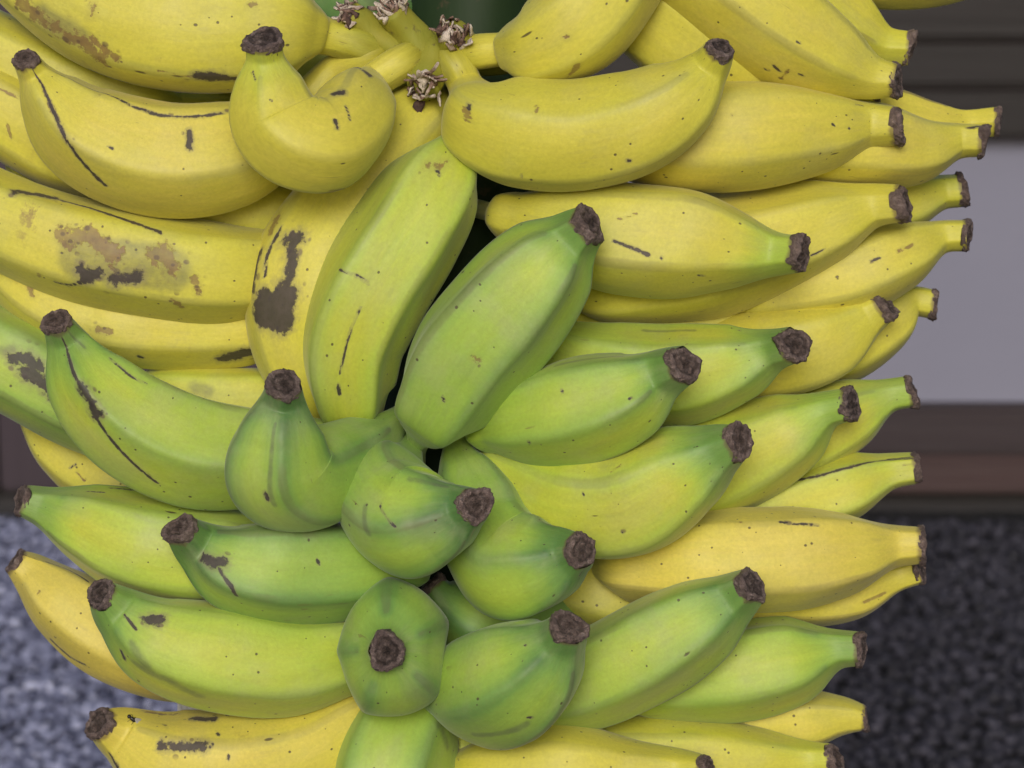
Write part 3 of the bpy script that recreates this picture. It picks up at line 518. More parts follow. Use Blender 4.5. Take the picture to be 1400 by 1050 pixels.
         st=[(0.0383, 0.9747, 0.9007, 0.0037), (0.0692, 0.9577, 0.8989, 0.0041), (0.0744, 0.9542, 0.8989, 0.0071), (0.0806, 0.9514, 0.8981, 0.0118), (0.0877, 0.9501, 0.8959, 0.0137), (0.1123, 0.9481, 0.8865, 0.0170), (0.1386, 0.9484, 0.8819, 0.0181), (0.1678, 0.9513, 0.8829, 0.0165), (0.1890, 0.9548, 0.8863, 0.0088), (0.1989, 0.9564, 0.8876, 0.0061)],
         marks=[]),
    dict(label='smooth yellow banana pointing right with a dark end beside the raised tip', ripe=0.92, tipgreen=0.06, speck=0.80, ridgeline=0.12, mottle=0.00, roll=-38, ridge=0.09, split=0.216, scar=0.77, res=(150, 112), angs=None, ell=(1.0, 1.0),
         st=[(0.0031, 0.9453, 0.8193, 0.0036), (0.0234, 0.9170, 0.8201, 0.0050), (0.0270, 0.9092, 0.8204, 0.0086), (0.0335, 0.9033, 0.8205, 0.0141), (0.0424, 0.9016, 0.8204, 0.0164), (0.0649, 0.9028, 0.8197, 0.0201), (0.0904, 0.9056, 0.8202, 0.0197), (0.1137, 0.9112, 0.8212, 0.0150), (0.1299, 0.9151, 0.8226, 0.0089), (0.1409, 0.9112, 0.8228, 0.0069)],
         marks=[('dark', 0.4, [(18.5, -1.0, 131.8), (18.6, -0.1, 132.7)]), ('dark', 0.4, [(18.5, 1.5, 138.0), (18.4, 2.1, 138.3)]), ('brown', 0.35, [(17.6, -5.8, 95.5), (17.8, -5.1, 95.8)]), ('dark', 0.35, [(14.9, -11.1, 143.9), (14.5, -11.5, 147.9)]), ('brown', 0.4, [(15.3, -10.4, 152.2), (13.7, -12.5, 154.5)])]),
    dict(label='yellow banana with a crumpled dark end, lower of the two reaching farthest right', ripe=0.92, tipgreen=0.06, speck=0.50, ridgeline=0.12, mottle=0.00, roll=-42, ridge=0.12, split=0.266, scar=0.68, res=(150, 112), angs=None, ell=(1.0, 1.0),
         st=[(0.0541, 0.9512, 0.8169, 0.0036), (0.0850, 0.9353, 0.8168, 0.0049), (0.0912, 0.9314, 0.8169, 0.0085), (0.0987, 0.9285, 0.8167, 0.0141), (0.1076, 0.9277, 0.8161, 0.0163), (0.1337, 0.9286, 0.8138, 0.0164), (0.1521, 0.9322, 0.8120, 0.0126), (0.1673, 0.9368, 0.8145, 0.0069), (0.1769, 0.9338, 0.8149, 0.0058)],
         marks=[('dark', 1.06, [(11.5, -10.7, 126.2), (6.4, -14.4, 129.7)])]),
    dict(label='thin looking yellow banana farthest right, just above its crumpled neighbour', ripe=0.92, tipgreen=0.06, speck=0.50, ridgeline=0.80, mottle=0.00, roll=-60, ridge=0.14, split=0.268, scar=0.58, res=(100, 76), angs=None, ell=(1.0, 1.0),
         st=[(0.0570, 0.9616, 0.8208, 0.0037), (0.0903, 0.9495, 0.8201, 0.0043), (0.0961, 0.9469, 0.8199, 0.0075), (0.1030, 0.9451, 0.8198, 0.0124), (0.1108, 0.9447, 0.8198, 0.0144), (0.1387, 0.9460, 0.8196, 0.0144), (0.1600, 0.9485, 0.8188, 0.0092), (0.1736, 0.9514, 0.8196, 0.0050), (0.1848, 0.9492, 0.8204, 0.0056)],
         marks=[]),
    dict(label='small yellow banana end against the grey panel below the farthest tips', ripe=0.80, tipgreen=0.06, speck=0.50, ridgeline=0.12, mottle=0.00, roll=-40, ridge=0.12, split=0.273, scar=0.74, res=(100, 76), angs=None, ell=(1.0, 1.0),
         st=[(0.0468, 0.9607, 0.7806, 0.0037), (0.0813, 0.9506, 0.7799, 0.0040), (0.0870, 0.9485, 0.7797, 0.0070), (0.0935, 0.9472, 0.7798, 0.0116), (0.1009, 0.9471, 0.7803, 0.0134), (0.1263, 0.9490, 0.7828, 0.0146), (0.1499, 0.9541, 0.7878, 0.0118), (0.1655, 0.9590, 0.7919, 0.0068), (0.1738, 0.9580, 0.7929, 0.0062)],
         marks=[]),
    dict(label='yellow banana with a pale blunt end and brown flecks against the grey panel', ripe=0.88, tipgreen=0.06, speck=0.80, ridgeline=0.12, mottle=0.00, roll=-38, ridge=0.12, split=0.261, scar=0.64, res=(150, 112), angs=None, ell=(1.0, 1.0),
         st=[(0.0453, 0.9469, 0.7566, 0.0037), (0.0774, 0.9325, 0.7570, 0.0042), (0.0828, 0.9296, 0.7569, 0.0072), (0.0892, 0.9273, 0.7572, 0.0119), (0.0964, 0.9262, 0.7583, 0.0138), (0.1236, 0.9246, 0.7636, 0.0148), (0.1464, 0.9279, 0.7726, 0.0129), (0.1614, 0.9332, 0.7784, 0.0066), (0.1713, 0.9319, 0.7795, 0.0058)],
         marks=[('brown', 0.66, [(13.9, -2.0, 104.1), (14.0, -1.9, 109.3)]), ('dark', 0.4, [(13.8, -2.7, 93.6), (13.9, -2.4, 96.9)])]),
    dict(label='long yellow banana with a dark tip whose shaded side dips under its neighbour', ripe=0.90, tipgreen=0.06, speck=0.50, ridgeline=0.12, mottle=0.00, roll=-30, ridge=0.14, split=0.211, scar=1.04, res=(150, 112), angs=None, ell=(1.0, 1.0),
         st=[(-0.0050, 0.9544, 0.7614, 0.0037), (0.0207, 0.9302, 0.7626, 0.0056), (0.0263, 0.9232, 0.7626, 0.0097), (0.0340, 0.9178, 0.7635, 0.0160), (0.0435, 0.9156, 0.7657, 0.0185), (0.0692, 0.9144, 0.7728, 0.0228), (0.0953, 0.9140, 0.7797, 0.0195), (0.1167, 0.9134, 0.7869, 0.0149), (0.1322, 0.9133, 0.7926, 0.0084), (0.1427, 0.9084, 0.7944, 0.0067)],
         marks=[('dark', 0.35, [(16.7, 10.6, 129.8), (16.9, 10.3, 135.2)])]),
    dict(label='short plump yellow banana with a dark tip and a small black slit', ripe=0.84, tipgreen=0.30, speck=0.50, ridgeline=0.25, mottle=0.00, roll=-42, ridge=0.14, split=0.226, scar=0.95, res=(150, 112), angs=None, ell=(1.0, 1.0),
         st=[(-0.0164, 0.9445, 0.7885, 0.0036), (-0.0053, 0.9116, 0.7903, 0.0038), (-0.0043, 0.9063, 0.7908, 0.0056), (-0.0016, 0.9013, 0.7909, 0.0092), (0.0032, 0.8979, 0.7902, 0.0106), (0.0164, 0.8920, 0.7879, 0.0158), (0.0389, 0.8877, 0.7853, 0.0200), (0.0629, 0.8853, 0.7841, 0.0194), (0.0805, 0.8821, 0.7819, 0.0136), (0.0929, 0.8797, 0.7807, 0.0081), (0.1016, 0.8740, 0.7816, 0.0065)],
         marks=[('dark', 0.42, [(18.3, 2.7, 88.8), (18.1, 4.1, 93.9), (17.4, 6.3, 100.7)]), ('dark', 0.4, [(17.2, 6.9, 105.1), (17.2, 7.0, 105.3)]), ('dark', 0.4, [(13.6, 12.6, 120.7), (13.4, 12.8, 123.1)]), ('brown', 0.4, [(17.9, -4.9, 89.7), (17.1, -7.1, 95.6)])]),
    dict(label='bright yellow banana with a slanting dark end on the right side of the bunch', ripe=0.90, tipgreen=0.06, speck=0.50, ridgeline=0.30, mottle=0.00, roll=-25, ridge=0.12, split=0.271, scar=0.85, res=(100, 76), angs=None, ell=(1.0, 1.0),
         st=[(0.0199, 0.9454, 0.7315, 0.0037), (0.0506, 0.9280, 0.7325, 0.0047), (0.0563, 0.9240, 0.7326, 0.0081), (0.0633, 0.9209, 0.7330, 0.0133), (0.0715, 0.9197, 0.7338, 0.0154), (0.0962, 0.9189, 0.7368, 0.0181), (0.1185, 0.9188, 0.7424, 0.0159), (0.1325, 0.9187, 0.7508, 0.0090), (0.1386, 0.9161, 0.7554, 0.0063)],
         marks=[]),
    dict(label='yellow banana end behind the slanting dark tip, against the grey panel', ripe=0.86, tipgreen=0.06, speck=0.50, ridgeline=0.50, mottle=0.00, roll=-40, ridge=0.12, split=0.293, scar=0.76, res=(100, 76), angs=None, ell=(1.0, 1.0),
         st=[(0.0479, 0.9482, 0.7306, 0.0037), (0.0820, 0.9375, 0.7305, 0.0039), (0.0874, 0.9354, 0.7304, 0.0067), (0.0936, 0.9340, 0.7306, 0.0111), (0.1006, 0.9340, 0.7315, 0.0129), (0.1245, 0.9362, 0.7353, 0.0145), (0.1425, 0.9408, 0.7444, 0.0126), (0.1536, 0.9450, 0.7514, 0.0065), (0.1619, 0.9441, 0.7509, 0.0056)],
         marks=[]),
    dict(label='green yellow banana pointing right with a round brown end, above a greener one', ripe=0.60, tipgreen=0.35, speck=0.50, ridgeline=0.12, mottle=0.00, roll=-30, ridge=0.16, split=0.238, scar=0.91, res=(150, 112), angs=None, ell=(1.0, 1.0),
         st=[(-0.0121, 0.9417, 0.7374, 0.0037), (0.0050, 0.9115, 0.7403, 0.0038), (0.0072, 0.9057, 0.7412, 0.0065), (0.0113, 0.9007, 0.7413, 0.0107), (0.0175, 0.8981, 0.7401, 0.0124), (0.0362, 0.8944, 0.7354, 0.0166), (0.0600, 0.8908, 0.7337, 0.0181), (0.0816, 0.8857, 0.7391, 0.0133), (0.0932, 0.8807, 0.7449, 0.0076), (0.1002, 0.8728, 0.7486, 0.0063)],
         marks=[('dark', 0.35, [(2.2, -16.0, 126.4), (2.4, -16.0, 127.5)]), ('grime', 0.79, [(4.8, -15.4, 84.5), (5.0, -15.4, 109.1)])]),
    dict(label='short green banana with a brown tip overlapping the yellow green one below it', ripe=0.45, tipgreen=0.28, speck=0.50, ridgeline=0.35, mottle=0.00, roll=20, ridge=0.17, split=0.266, scar=0.82, res=(150, 112), angs=None, ell=(1.0, 1.0),
         st=[(-0.0197, 0.9195, 0.7102, 0.0036), (-0.0124, 0.8863, 0.7152, 0.0037), (-0.0121, 0.8817, 0.7157, 0.0048), (-0.0102, 0.8772, 0.7167, 0.0079), (-0.0066, 0.8740, 0.7181, 0.0092), (0.0057, 0.8668, 0.7224, 0.0156), (0.0233, 0.8599, 0.7280, 0.0186), (0.0410, 0.8538, 0.7351, 0.0154), (0.0522, 0.8500, 0.7427, 0.0092), (0.0589, 0.8414, 0.7478, 0.0065)],
         marks=[('dark', 0.4, [(15.5, 6.1, 70.2), (15.3, 6.7, 70.4)]), ('dark', 0.35, [(16.5, 2.8, 107.3), (16.4, 3.2, 107.5)]), ('dark', 0.35, [(14.9, -7.5, 85.8), (15.2, -7.0, 86.0)]), ('grime', 0.92, [(5.8, -15.6, 82.4), (2.3, -16.5, 108.6)])]),
    dict(label='plump yellow green banana with a greener neck and a dark end right of centre', ripe=0.66, tipgreen=0.50, speck=0.90, ridgeline=0.12, mottle=0.00, roll=60, ridge=0.13, split=0.236, scar=0.97, res=(150, 112), angs=None, ell=(1.0, 1.0),
         st=[(-0.0182, 0.9266, 0.6948, 0.0036), (-0.0071, 0.8943, 0.6999, 0.0040), (-0.0059, 0.8878, 0.7015, 0.0070), (-0.0025, 0.8816, 0.7018, 0.0114), (0.0032, 0.8774, 0.7002, 0.0133), (0.0211, 0.8693, 0.6935, 0.0200), (0.0423, 0.8619, 0.6946, 0.0209), (0.0611, 0.8571, 0.7061, 0.0166), (0.0720, 0.8526, 0.7143, 0.0098), (0.0786, 0.8474, 0.7193, 0.0061)],
         marks=[('brown', 0.4, [(17.8, -7.4, 101.1), (17.0, -9.0, 107.1)]), ('dark', 0.35, [(19.2, -1.7, 87.8), (19.2, -1.1, 88.2)]), ('dark', 0.35, [(15.3, 11.6, 99.4), (14.9, 12.2, 99.4)])]),
    dict(label='yellow green banana with a narrow dark end, right of the plump one', ripe=0.70, tipgreen=0.35, speck=0.50, ridgeline=0.12, mottle=0.00, roll=-38, ridge=0.13, split=0.261, scar=0.88, res=(100, 76), angs=None, ell=(1.0, 1.0),
         st=[(0.0094, 0.9347, 0.6847, 0.0037), (0.0373, 0.9136, 0.6875, 0.0058), (0.0438, 0.9077, 0.6877, 0.0100), (0.0518, 0.9028, 0.6892, 0.0164), (0.0612, 0.9001, 0.6925, 0.0190), (0.0839, 0.8967, 0.7020, 0.0189), (0.1034, 0.8923, 0.7130, 0.0140), (0.1144, 0.8891, 0.7209, 0.0072), (0.1224, 0.8861, 0.7238, 0.0059)],
         marks=[]),
    dict(label='smooth yellow green banana with a small pale tip beside the wooden beam', ripe=0.68, tipgreen=0.25, speck=0.50, ridgeline=0.12, mottle=0.00, roll=-30, ridge=0.13, split=0.273, scar=0.78, res=(100, 76), angs=None, ell=(1.0, 1.0),
         st=[(0.0315, 0.9379, 0.6882, 0.0037), (0.0640, 0.9237, 0.6894, 0.0042), (0.0696, 0.9207, 0.6892, 0.0072), (0.0761, 0.9185, 0.6900, 0.0119), (0.0831, 0.9176, 0.6924, 0.0139), (0.1064, 0.9170, 0.7025, 0.0155), (0.1276, 0.9167, 0.7136, 0.0132), (0.1409, 0.9167, 0.7201, 0.0066), (0.1499, 0.9153, 0.7224, 0.0058)],
         marks=[]),
    dict(label='yellow green banana with a black crack along its ridge in front of the beam', ripe=0.74, tipgreen=0.06, speck=0.50, ridgeline=0.12, mottle=0.00, roll=-36, ridge=0.15, split=0.281, scar=0.68, res=(150, 112), angs=None, ell=(1.0, 1.0),
         st=[(0.0338, 0.9300, 0.6709, 0.0037), (0.0653, 0.9144, 0.6727, 0.0039), (0.0701, 0.9115, 0.6729, 0.0066), (0.0760, 0.9093, 0.6735, 0.0109), (0.0827, 0.9085, 0.6748, 0.0127), (0.1046, 0.9082, 0.6800, 0.0138), (0.1258, 0.9084, 0.6873, 0.0126), (0.1410, 0.9095, 0.6924, 0.0071), (0.1515, 0.9088, 0.6943, 0.0058)],
         marks=[('dark', 0.42, [(9.8, -8.6, 81.2), (10.6, -7.5, 90.2), (10.7, -7.5, 102.3), (8.9, -9.5, 114.0), (9.4, -9.0, 125.0)]), ('dark', 0.66, [(8.3, -10.0, 116.5), (7.3, -10.8, 124.1)])]),
    dict(label='large golden yellow banana pointing straight right near the shade darkened gravel', ripe=0.97, tipgreen=0.00, speck=0.50, ridgeline=0.30, mottle=0.00, roll=-46, ridge=0.14, split=0.216, scar=0.59, res=(150, 112), angs=None, ell=(1.0, 1.0),
         st=[(0.0091, 0.9156, 0.6583, 0.0036), (0.0318, 0.8902, 0.6631, 0.0042), (0.0354, 0.8847, 0.6641, 0.0073), (0.0409, 0.8802, 0.6651, 0.0120), (0.0481, 0.8782, 0.6658, 0.0139), (0.0733, 0.8759, 0.6676, 0.0187), (0.1001, 0.8769, 0.6687, 0.0187), (0.1233, 0.8809, 0.6695, 0.0145), (0.1394, 0.8850, 0.6708, 0.0081), (0.1504, 0.8834, 0.6718, 0.0064)],
         marks=[('brown', 0.53, [(10.9, -13.6, 86.9), (11.6, -13.0, 91.0)]), ('dark', 0.35, [(12.2, -12.5, 103.7), (13.0, -11.6, 109.6), (13.4, -11.2, 117.0)]), ('brown', 0.4, [(8.9, -14.9, 116.1), (10.0, -14.2, 116.7)])]),
    dict(label='thin strip of yellow banana along the underside of the large golden one', ripe=0.94, tipgreen=0.06, speck=0.50, ridgeline=0.30, mottle=0.00, roll=40, ridge=0.12, split=0.273, scar=0.74, res=(150, 112), angs=None, ell=(1.0, 1.0),
         st=[(0.0330, 0.9205, 0.6476, 0.0036), (0.0630, 0.9031, 0.6505, 0.0039), (0.0674, 0.9000, 0.6511, 0.0063), (0.0729, 0.8976, 0.6513, 0.0104), (0.0793, 0.8967, 0.6511, 0.0120), (0.1040, 0.8963, 0.6492, 0.0126), (0.1274, 0.8978, 0.6499, 0.0110), (0.1432, 0.9001, 0.6544, 0.0060), (0.1523, 0.8993, 0.6577, 0.0055)],
         marks=[('brown', 0.53, [(11.3, 3.9, 102.5), (11.2, 4.3, 111.2)])]),
    dict(label='shaded yellow banana in the gap below the golden one', ripe=0.84, tipgreen=0.06, speck=0.50, ridgeline=0.12, mottle=0.00, roll=-40, ridge=0.12, split=0.316, scar=0.90, res=(100, 76), angs=None, ell=(1.0, 1.0),
         st=[(-0.0171, 0.9359, 0.6490, 0.0037), (0.0034, 0.9078, 0.6535, 0.0039), (0.0060, 0.9028, 0.6546, 0.0063), (0.0104, 0.8984, 0.6549, 0.0104), (0.0164, 0.8960, 0.6541, 0.0120), (0.0327, 0.8926, 0.6509, 0.0142), (0.0491, 0.8930, 0.6465, 0.0131), (0.0629, 0.8950, 0.6431, 0.0082), (0.0712, 0.8959, 0.6413, 0.0055)],
         marks=[]),
    dict(label='long green banana rising to a dark tip in front of the golden one', ripe=0.48, tipgreen=0.30, speck=0.90, ridgeline=0.35, mottle=0.00, roll=-46, ridge=0.18, split=0.231, scar=0.80, res=(100, 76), angs=None, ell=(1.0, 1.0),
         st=[(-0.0156, 0.9089, 0.6072, 0.0036), (-0.0026, 0.8780, 0.6151, 0.0042), (-0.0009, 0.8713, 0.6164, 0.0073), (0.0030, 0.8654, 0.6186, 0.0119), (0.0093, 0.8620, 0.6214, 0.0138), (0.0277, 0.8570, 0.6293, 0.0174), (0.0484, 0.8527, 0.6411, 0.0178), (0.0665, 0.8495, 0.6536, 0.0151), (0.0781, 0.8470, 0.6625, 0.0091), (0.0839, 0.8414, 0.6687, 0.0062)],
         marks=[]),
    dict(label='green banana with many fine specks pointing right against shade darkened gravel', ripe=0.50, tipgreen=0.20, speck=1.00, ridgeline=0.35, mottle=0.00, roll=25, ridge=0.17, split=0.263, scar=0.71, res=(100, 76), angs=None, ell=(1.0, 1.0),
         st=[(0.0101, 0.9141, 0.6131, 0.0037), (0.0361, 0.8915, 0.6181, 0.0048), (0.0410, 0.8863, 0.6191, 0.0082), (0.0474, 0.8819, 0.6203, 0.0135), (0.0555, 0.8796, 0.6216, 0.0157), (0.0795, 0.8763, 0.6250, 0.0178), (0.1033, 0.8742, 0.6305, 0.0156), (0.1178, 0.8725, 0.6350, 0.0075), (0.1269, 0.8694, 0.6365, 0.0059)],
         marks=[]),
    dict(label='yellow banana with a small pointed end below the speckled green one', ripe=0.95, tipgreen=0.06, speck=0.50, ridgeline=0.35, mottle=0.00, roll=40, ridge=0.12, split=0.286, scar=0.61, res=(100, 76), angs=None, ell=(1.0, 1.0),
         st=[(0.0162, 0.9170, 0.5994, 0.0037), (0.0459, 0.8986, 0.6031, 0.0039), (0.0498, 0.8956, 0.6038, 0.0057), (0.0547, 0.8932, 0.6041, 0.0095), (0.0605, 0.8920, 0.6038, 0.0110), (0.0824, 0.8902, 0.6016, 0.0121), (0.1070, 0.8889, 0.6020, 0.0121), (0.1227, 0.8880, 0.6038, 0.0077), (0.1319, 0.8866, 0.6037, 0.0047)],
         marks=[]),
    dict(label='yellow green banana along the bottom edge with a dark tip at the right', ripe=0.80, tipgreen=0.06, speck=0.90, ridgeline=0.12, mottle=0.00, roll=-40, ridge=0.12, split=0.226, scar=1.02, res=(100, 76), angs=None, ell=(1.0, 1.0),
         st=[(-0.0141, 0.9165, 0.5843, 0.0037), (0.0055, 0.8885, 0.5912, 0.0038), (0.0081, 0.8831, 0.5926, 0.0065), (0.0126, 0.8786, 0.5936, 0.0108), (0.0190, 0.8764, 0.5937, 0.0125), (0.0392, 0.8734, 0.5925, 0.0162), (0.0662, 0.8721, 0.5924, 0.0162), (0.0917, 0.8706, 0.5918, 0.0127), (0.1082, 0.8691, 0.5935, 0.0073), (0.1177, 0.8654, 0.5958, 0.0051)],
         marks=[]),
    dict(label='yellow banana cut by the bottom edge with its dark tip just inside the picture', ripe=0.90, tipgreen=0.06, speck=0.90, ridgeline=0.30, mottle=0.00, roll=-40, ridge=0.12, split=0.243, scar=0.92, res=(100, 76), angs=None, ell=(1.0, 1.0),
         st=[(-0.0271, 0.9054, 0.5785, 0.0036), (-0.0221, 0.8726, 0.5878, 0.0038), (-0.0220, 0.8675, 0.5892, 0.0056), (-0.0202, 0.8624, 0.5907, 0.0092), (-0.0160, 0.8585, 0.5919, 0.0107), (-0.0040, 0.8509, 0.5942, 0.0164), (0.0163, 0.8472, 0.5962, 0.0194), (0.0407, 0.8458, 0.5959, 0.0142), (0.0589, 0.8438, 0.5989, 0.0084), (0.0690, 0.8372, 0.6022, 0.0049)],
         marks=[]),
    dict(label='plump green banana aiming its triangular brown end toward the viewer, lower middle', ripe=0.36, tipgreen=0.30, speck=0.50, ridgeline=0.35, mottle=0.00, roll=20, ridge=0.12, split=0.273, scar=0.83, res=(150, 112), angs=None, ell=(1.0, 1.0),
         st=[(-0.0279, 0.9048, 0.6143, 0.0036), (-0.0245, 0.8717, 0.6229, 0.0047), (-0.0244, 0.8648, 0.6247, 0.0080), (-0.0228, 0.8574, 0.6267, 0.0132), (-0.0188, 0.8501, 0.6288, 0.0152), (-0.0098, 0.8374, 0.6326, 0.0201), (0.0000, 0.8274, 0.6388, 0.0211), (0.0096, 0.8204, 0.6477, 0.0171), (0.0162, 0.8156, 0.6569, 0.0095), (0.0191, 0.8097, 0.6635, 0.0064)],
         marks=[('dark', 0.35, [(9.1, 16.4, 97.3), (7.8, 17.1, 97.8)]), ('dark', 0.35, [(17.9, -5.6, 111.8), (18.2, -4.6, 111.9)]), ('grime', 1.06, [(12.0, 14.4, 80.2), (7.5, 17.2, 95.0)])]),
    dict(label='green banana seen end on with a round brown scar in its middle', ripe=0.28, tipgreen=0.00, speck=0.50, ridgeline=0.35, mottle=0.00, roll=90, ridge=0.10, split=0.303, scar=0.98, res=(150, 112), angs=[6, 92, 155, 228, 298], ell=(1.12, 0.85),
         st=[(-0.0347, 0.9183, 0.6256, 0.0037), (-0.0385, 0.8854, 0.6335, 0.0059), (-0.0394, 0.8772, 0.6354, 0.0101), (-0.0402, 0.8680, 0.6377, 0.0165), (-0.0408, 0.8580, 0.6405, 0.0189), (-0.0414, 0.8428, 0.6449, 0.0217), (-0.0415, 0.8301, 0.6488, 0.0209), (-0.0415, 0.8200, 0.6521, 0.0156), (-0.0422, 0.8137, 0.6542, 0.0082), (-0.0425, 0.8098, 0.6552, 0.0062)],
         marks=[('grime', 1.85, [(18.9, -3.0, 52.8), (12.4, -14.6, 59.9)]), ('dark', 0.35, [(17.8, -6.8, 79.7), (15.5, -11.2, 72.7)]), ('dark', 0.35, [(18.9, 1.1, 53.8), (18.9, -1.8, 49.7)])]),
    dict(label='green banana cut by the bottom edge directly below the end on one', ripe=0.42, tipgreen=0.25, speck=0.80, ridgeline=0.35, mottle=0.00, roll=-25, ridge=0.15, split=0.268, scar=0.88, res=(150, 112), angs=None, ell=(1.0, 1.0),
         st=[(-0.0294, 0.9188, 0.6128, 0.0037), (-0.0311, 0.8857, 0.6207, 0.0038), (-0.0310, 0.8800, 0.6228, 0.0063), (-0.0317, 0.8740, 0.6231, 0.0104), (-0.0334, 0.8686, 0.6206, 0.0120), (-0.0376, 0.8589, 0.6128, 0.0186), (-0.0434, 0.8478, 0.5988, 0.0215), (-0.0476, 0.8402, 0.5823, 0.0173), (-0.0509, 0.8350, 0.5678, 0.0089), (-0.0522, 0.8329, 0.5603, 0.0063)],
         marks=[('grime', 1.58, [(16.9, -9.4, 69.7), (11.2, -15.7, 73.3)])]),
    dict(label='narrow olive strip of banana in the bottom gap between green and yellow', ripe=0.62, tipgreen=0.25, speck=0.50, ridgeline=0.12, mottle=0.00, roll=-40, ridge=0.13, split=0.328, scar=1.04, res=(100, 76), angs=None, ell=(1.0, 1.0),
         st=[(-0.0257, 0.9221, 0.6022, 0.0037), (-0.0213, 0.8890, 0.6099, 0.0038), (-0.0207, 0.8841, 0.6121, 0.0051), (-0.0200, 0.8790, 0.6118, 0.0084), (-0.0194, 0.8754, 0.6083, 0.0097), (-0.0183, 0.8689, 0.5965, 0.0113), (-0.0172, 0.8630, 0.5816, 0.0113), (-0.0161, 0.8597, 0.5659, 0.0080), (-0.0161, 0.8592, 0.5575, 0.0059)],
         marks=[]),
    dict(label='green banana bent sharply toward the viewer with a purplish brown scar in the centre', ripe=0.32, tipgreen=0.35, speck=0.50, ridgeline=0.35, mottle=0.00, roll=55, ridge=0.10, split=0.183, scar=0.94, res=(150, 112), angs=None, ell=(1.0, 1.0),
         st=[(-0.0352, 0.9003, 0.7190, 0.0041), (-0.0373, 0.8836, 0.7101, 0.0051), (-0.0408, 0.8727, 0.7046, 0.0097), (-0.0444, 0.8634, 0.7015, 0.0151), (-0.0455, 0.8539, 0.6999, 0.0176), (-0.0420, 0.8455, 0.6960, 0.0190), (-0.0343, 0.8368, 0.6933, 0.0195), (-0.0242, 0.8300, 0.6965, 0.0151), (-0.0165, 0.8250, 0.7009, 0.0090), (-0.0127, 0.8198, 0.7036, 0.0060)],
         marks=[('grime', 0.66, [(14.0, 10.6, 68.5), (8.5, 15.4, 73.1)]), ('brown', 0.79, [(-15.1, 8.9, 95.1), (-14.7, 9.7, 98.9)]), ('dark', 0.35, [(15.1, 9.0, 74.3), (10.2, 14.3, 80.7)]), ('grime', 0.92, [(17.4, -2.1, 82.7), (17.2, -3.4, 95.9)])]),
    dict(label='green banana bent toward the viewer whose brown end hangs over a dark gap', ripe=0.36, tipgreen=0.35, speck=0.50, ridgeline=0.35, mottle=0.00, roll=35, ridge=0.11, split=0.155, scar=0.85, res=(150, 112), angs=None, ell=(1.0, 1.0),
         st=[(-0.0211, 0.8996, 0.7219, 0.0035), (-0.0203, 0.8879, 0.7102, 0.0048), (-0.0189, 0.8812, 0.7041, 0.0080), (-0.0156, 0.8745, 0.6976, 0.0132), (-0.0116, 0.8674, 0.6897, 0.0163), (-0.0083, 0.8586, 0.6815, 0.0177), (0.0000, 0.8491, 0.6748, 0.0191), (0.0115, 0.8402, 0.6773, 0.0159), (0.0198, 0.8345, 0.6822, 0.0094), (0.0235, 0.8297, 0.6848, 0.0061)],
         marks=[('dark', 0.53, [(-12.5, 11.5, 102.3), (-12.4, 11.6, 106.6)])]),
    dict(label='dark green banana deep in the shaded gap below the two bent ones', ripe=0.22, tipgreen=0.10, speck=0.50, ridgeline=0.35, mottle=0.00, roll=40, ridge=0.12, split=0.326, scar=1.00, res=(100, 76), angs=None, ell=(1.0, 1.0),
         st=[(-0.0073, 0.9370, 0.6338, 0.0037), (0.0098, 0.9074, 0.6392, 0.0042), (0.0165, 0.9007, 0.6407, 0.0072), (0.0169, 0.8923, 0.6420, 0.0117), (0.0109, 0.8881, 0.6424, 0.0136), (-0.0027, 0.8840, 0.6422, 0.0162), (-0.0162, 0.8809, 0.6466, 0.0156), (-0.0258, 0.8801, 0.6532, 0.0075), (-0.0290, 0.8805, 0.6573, 0.0048)],
         marks=[]),
    dict(label='large yellow banana covered in brown blotches at the left edge', ripe=0.86, tipgreen=0.06, speck=0.50, ridgeline=0.12, mottle=0.90, roll=38, ridge=0.13, split=0.163, scar=0.91, res=(150, 112), angs=None, ell=(1.0, 1.0),
         st=[(-0.0546, 0.9450, 0.7679, 0.0036), (-0.0737, 0.9171, 0.7698, 0.0045), (-0.0768, 0.9111, 0.7703, 0.0077), (-0.0816, 0.9057, 0.7706, 0.0127), (-0.0884, 0.9019, 0.7707, 0.0147), (-0.1063, 0.8951, 0.7708, 0.0181), (-0.1299, 0.8931, 0.7738, 0.0188), (-0.1564, 0.8943, 0.7795, 0.0186), (-0.1792, 0.8973, 0.7871, 0.0173), (-0.2010, 0.9019, 0.7963, 0.0160), (-0.2193, 0.9086, 0.8089, 0.0091), (-0.2276, 0.9113, 0.8153, 0.0059)],
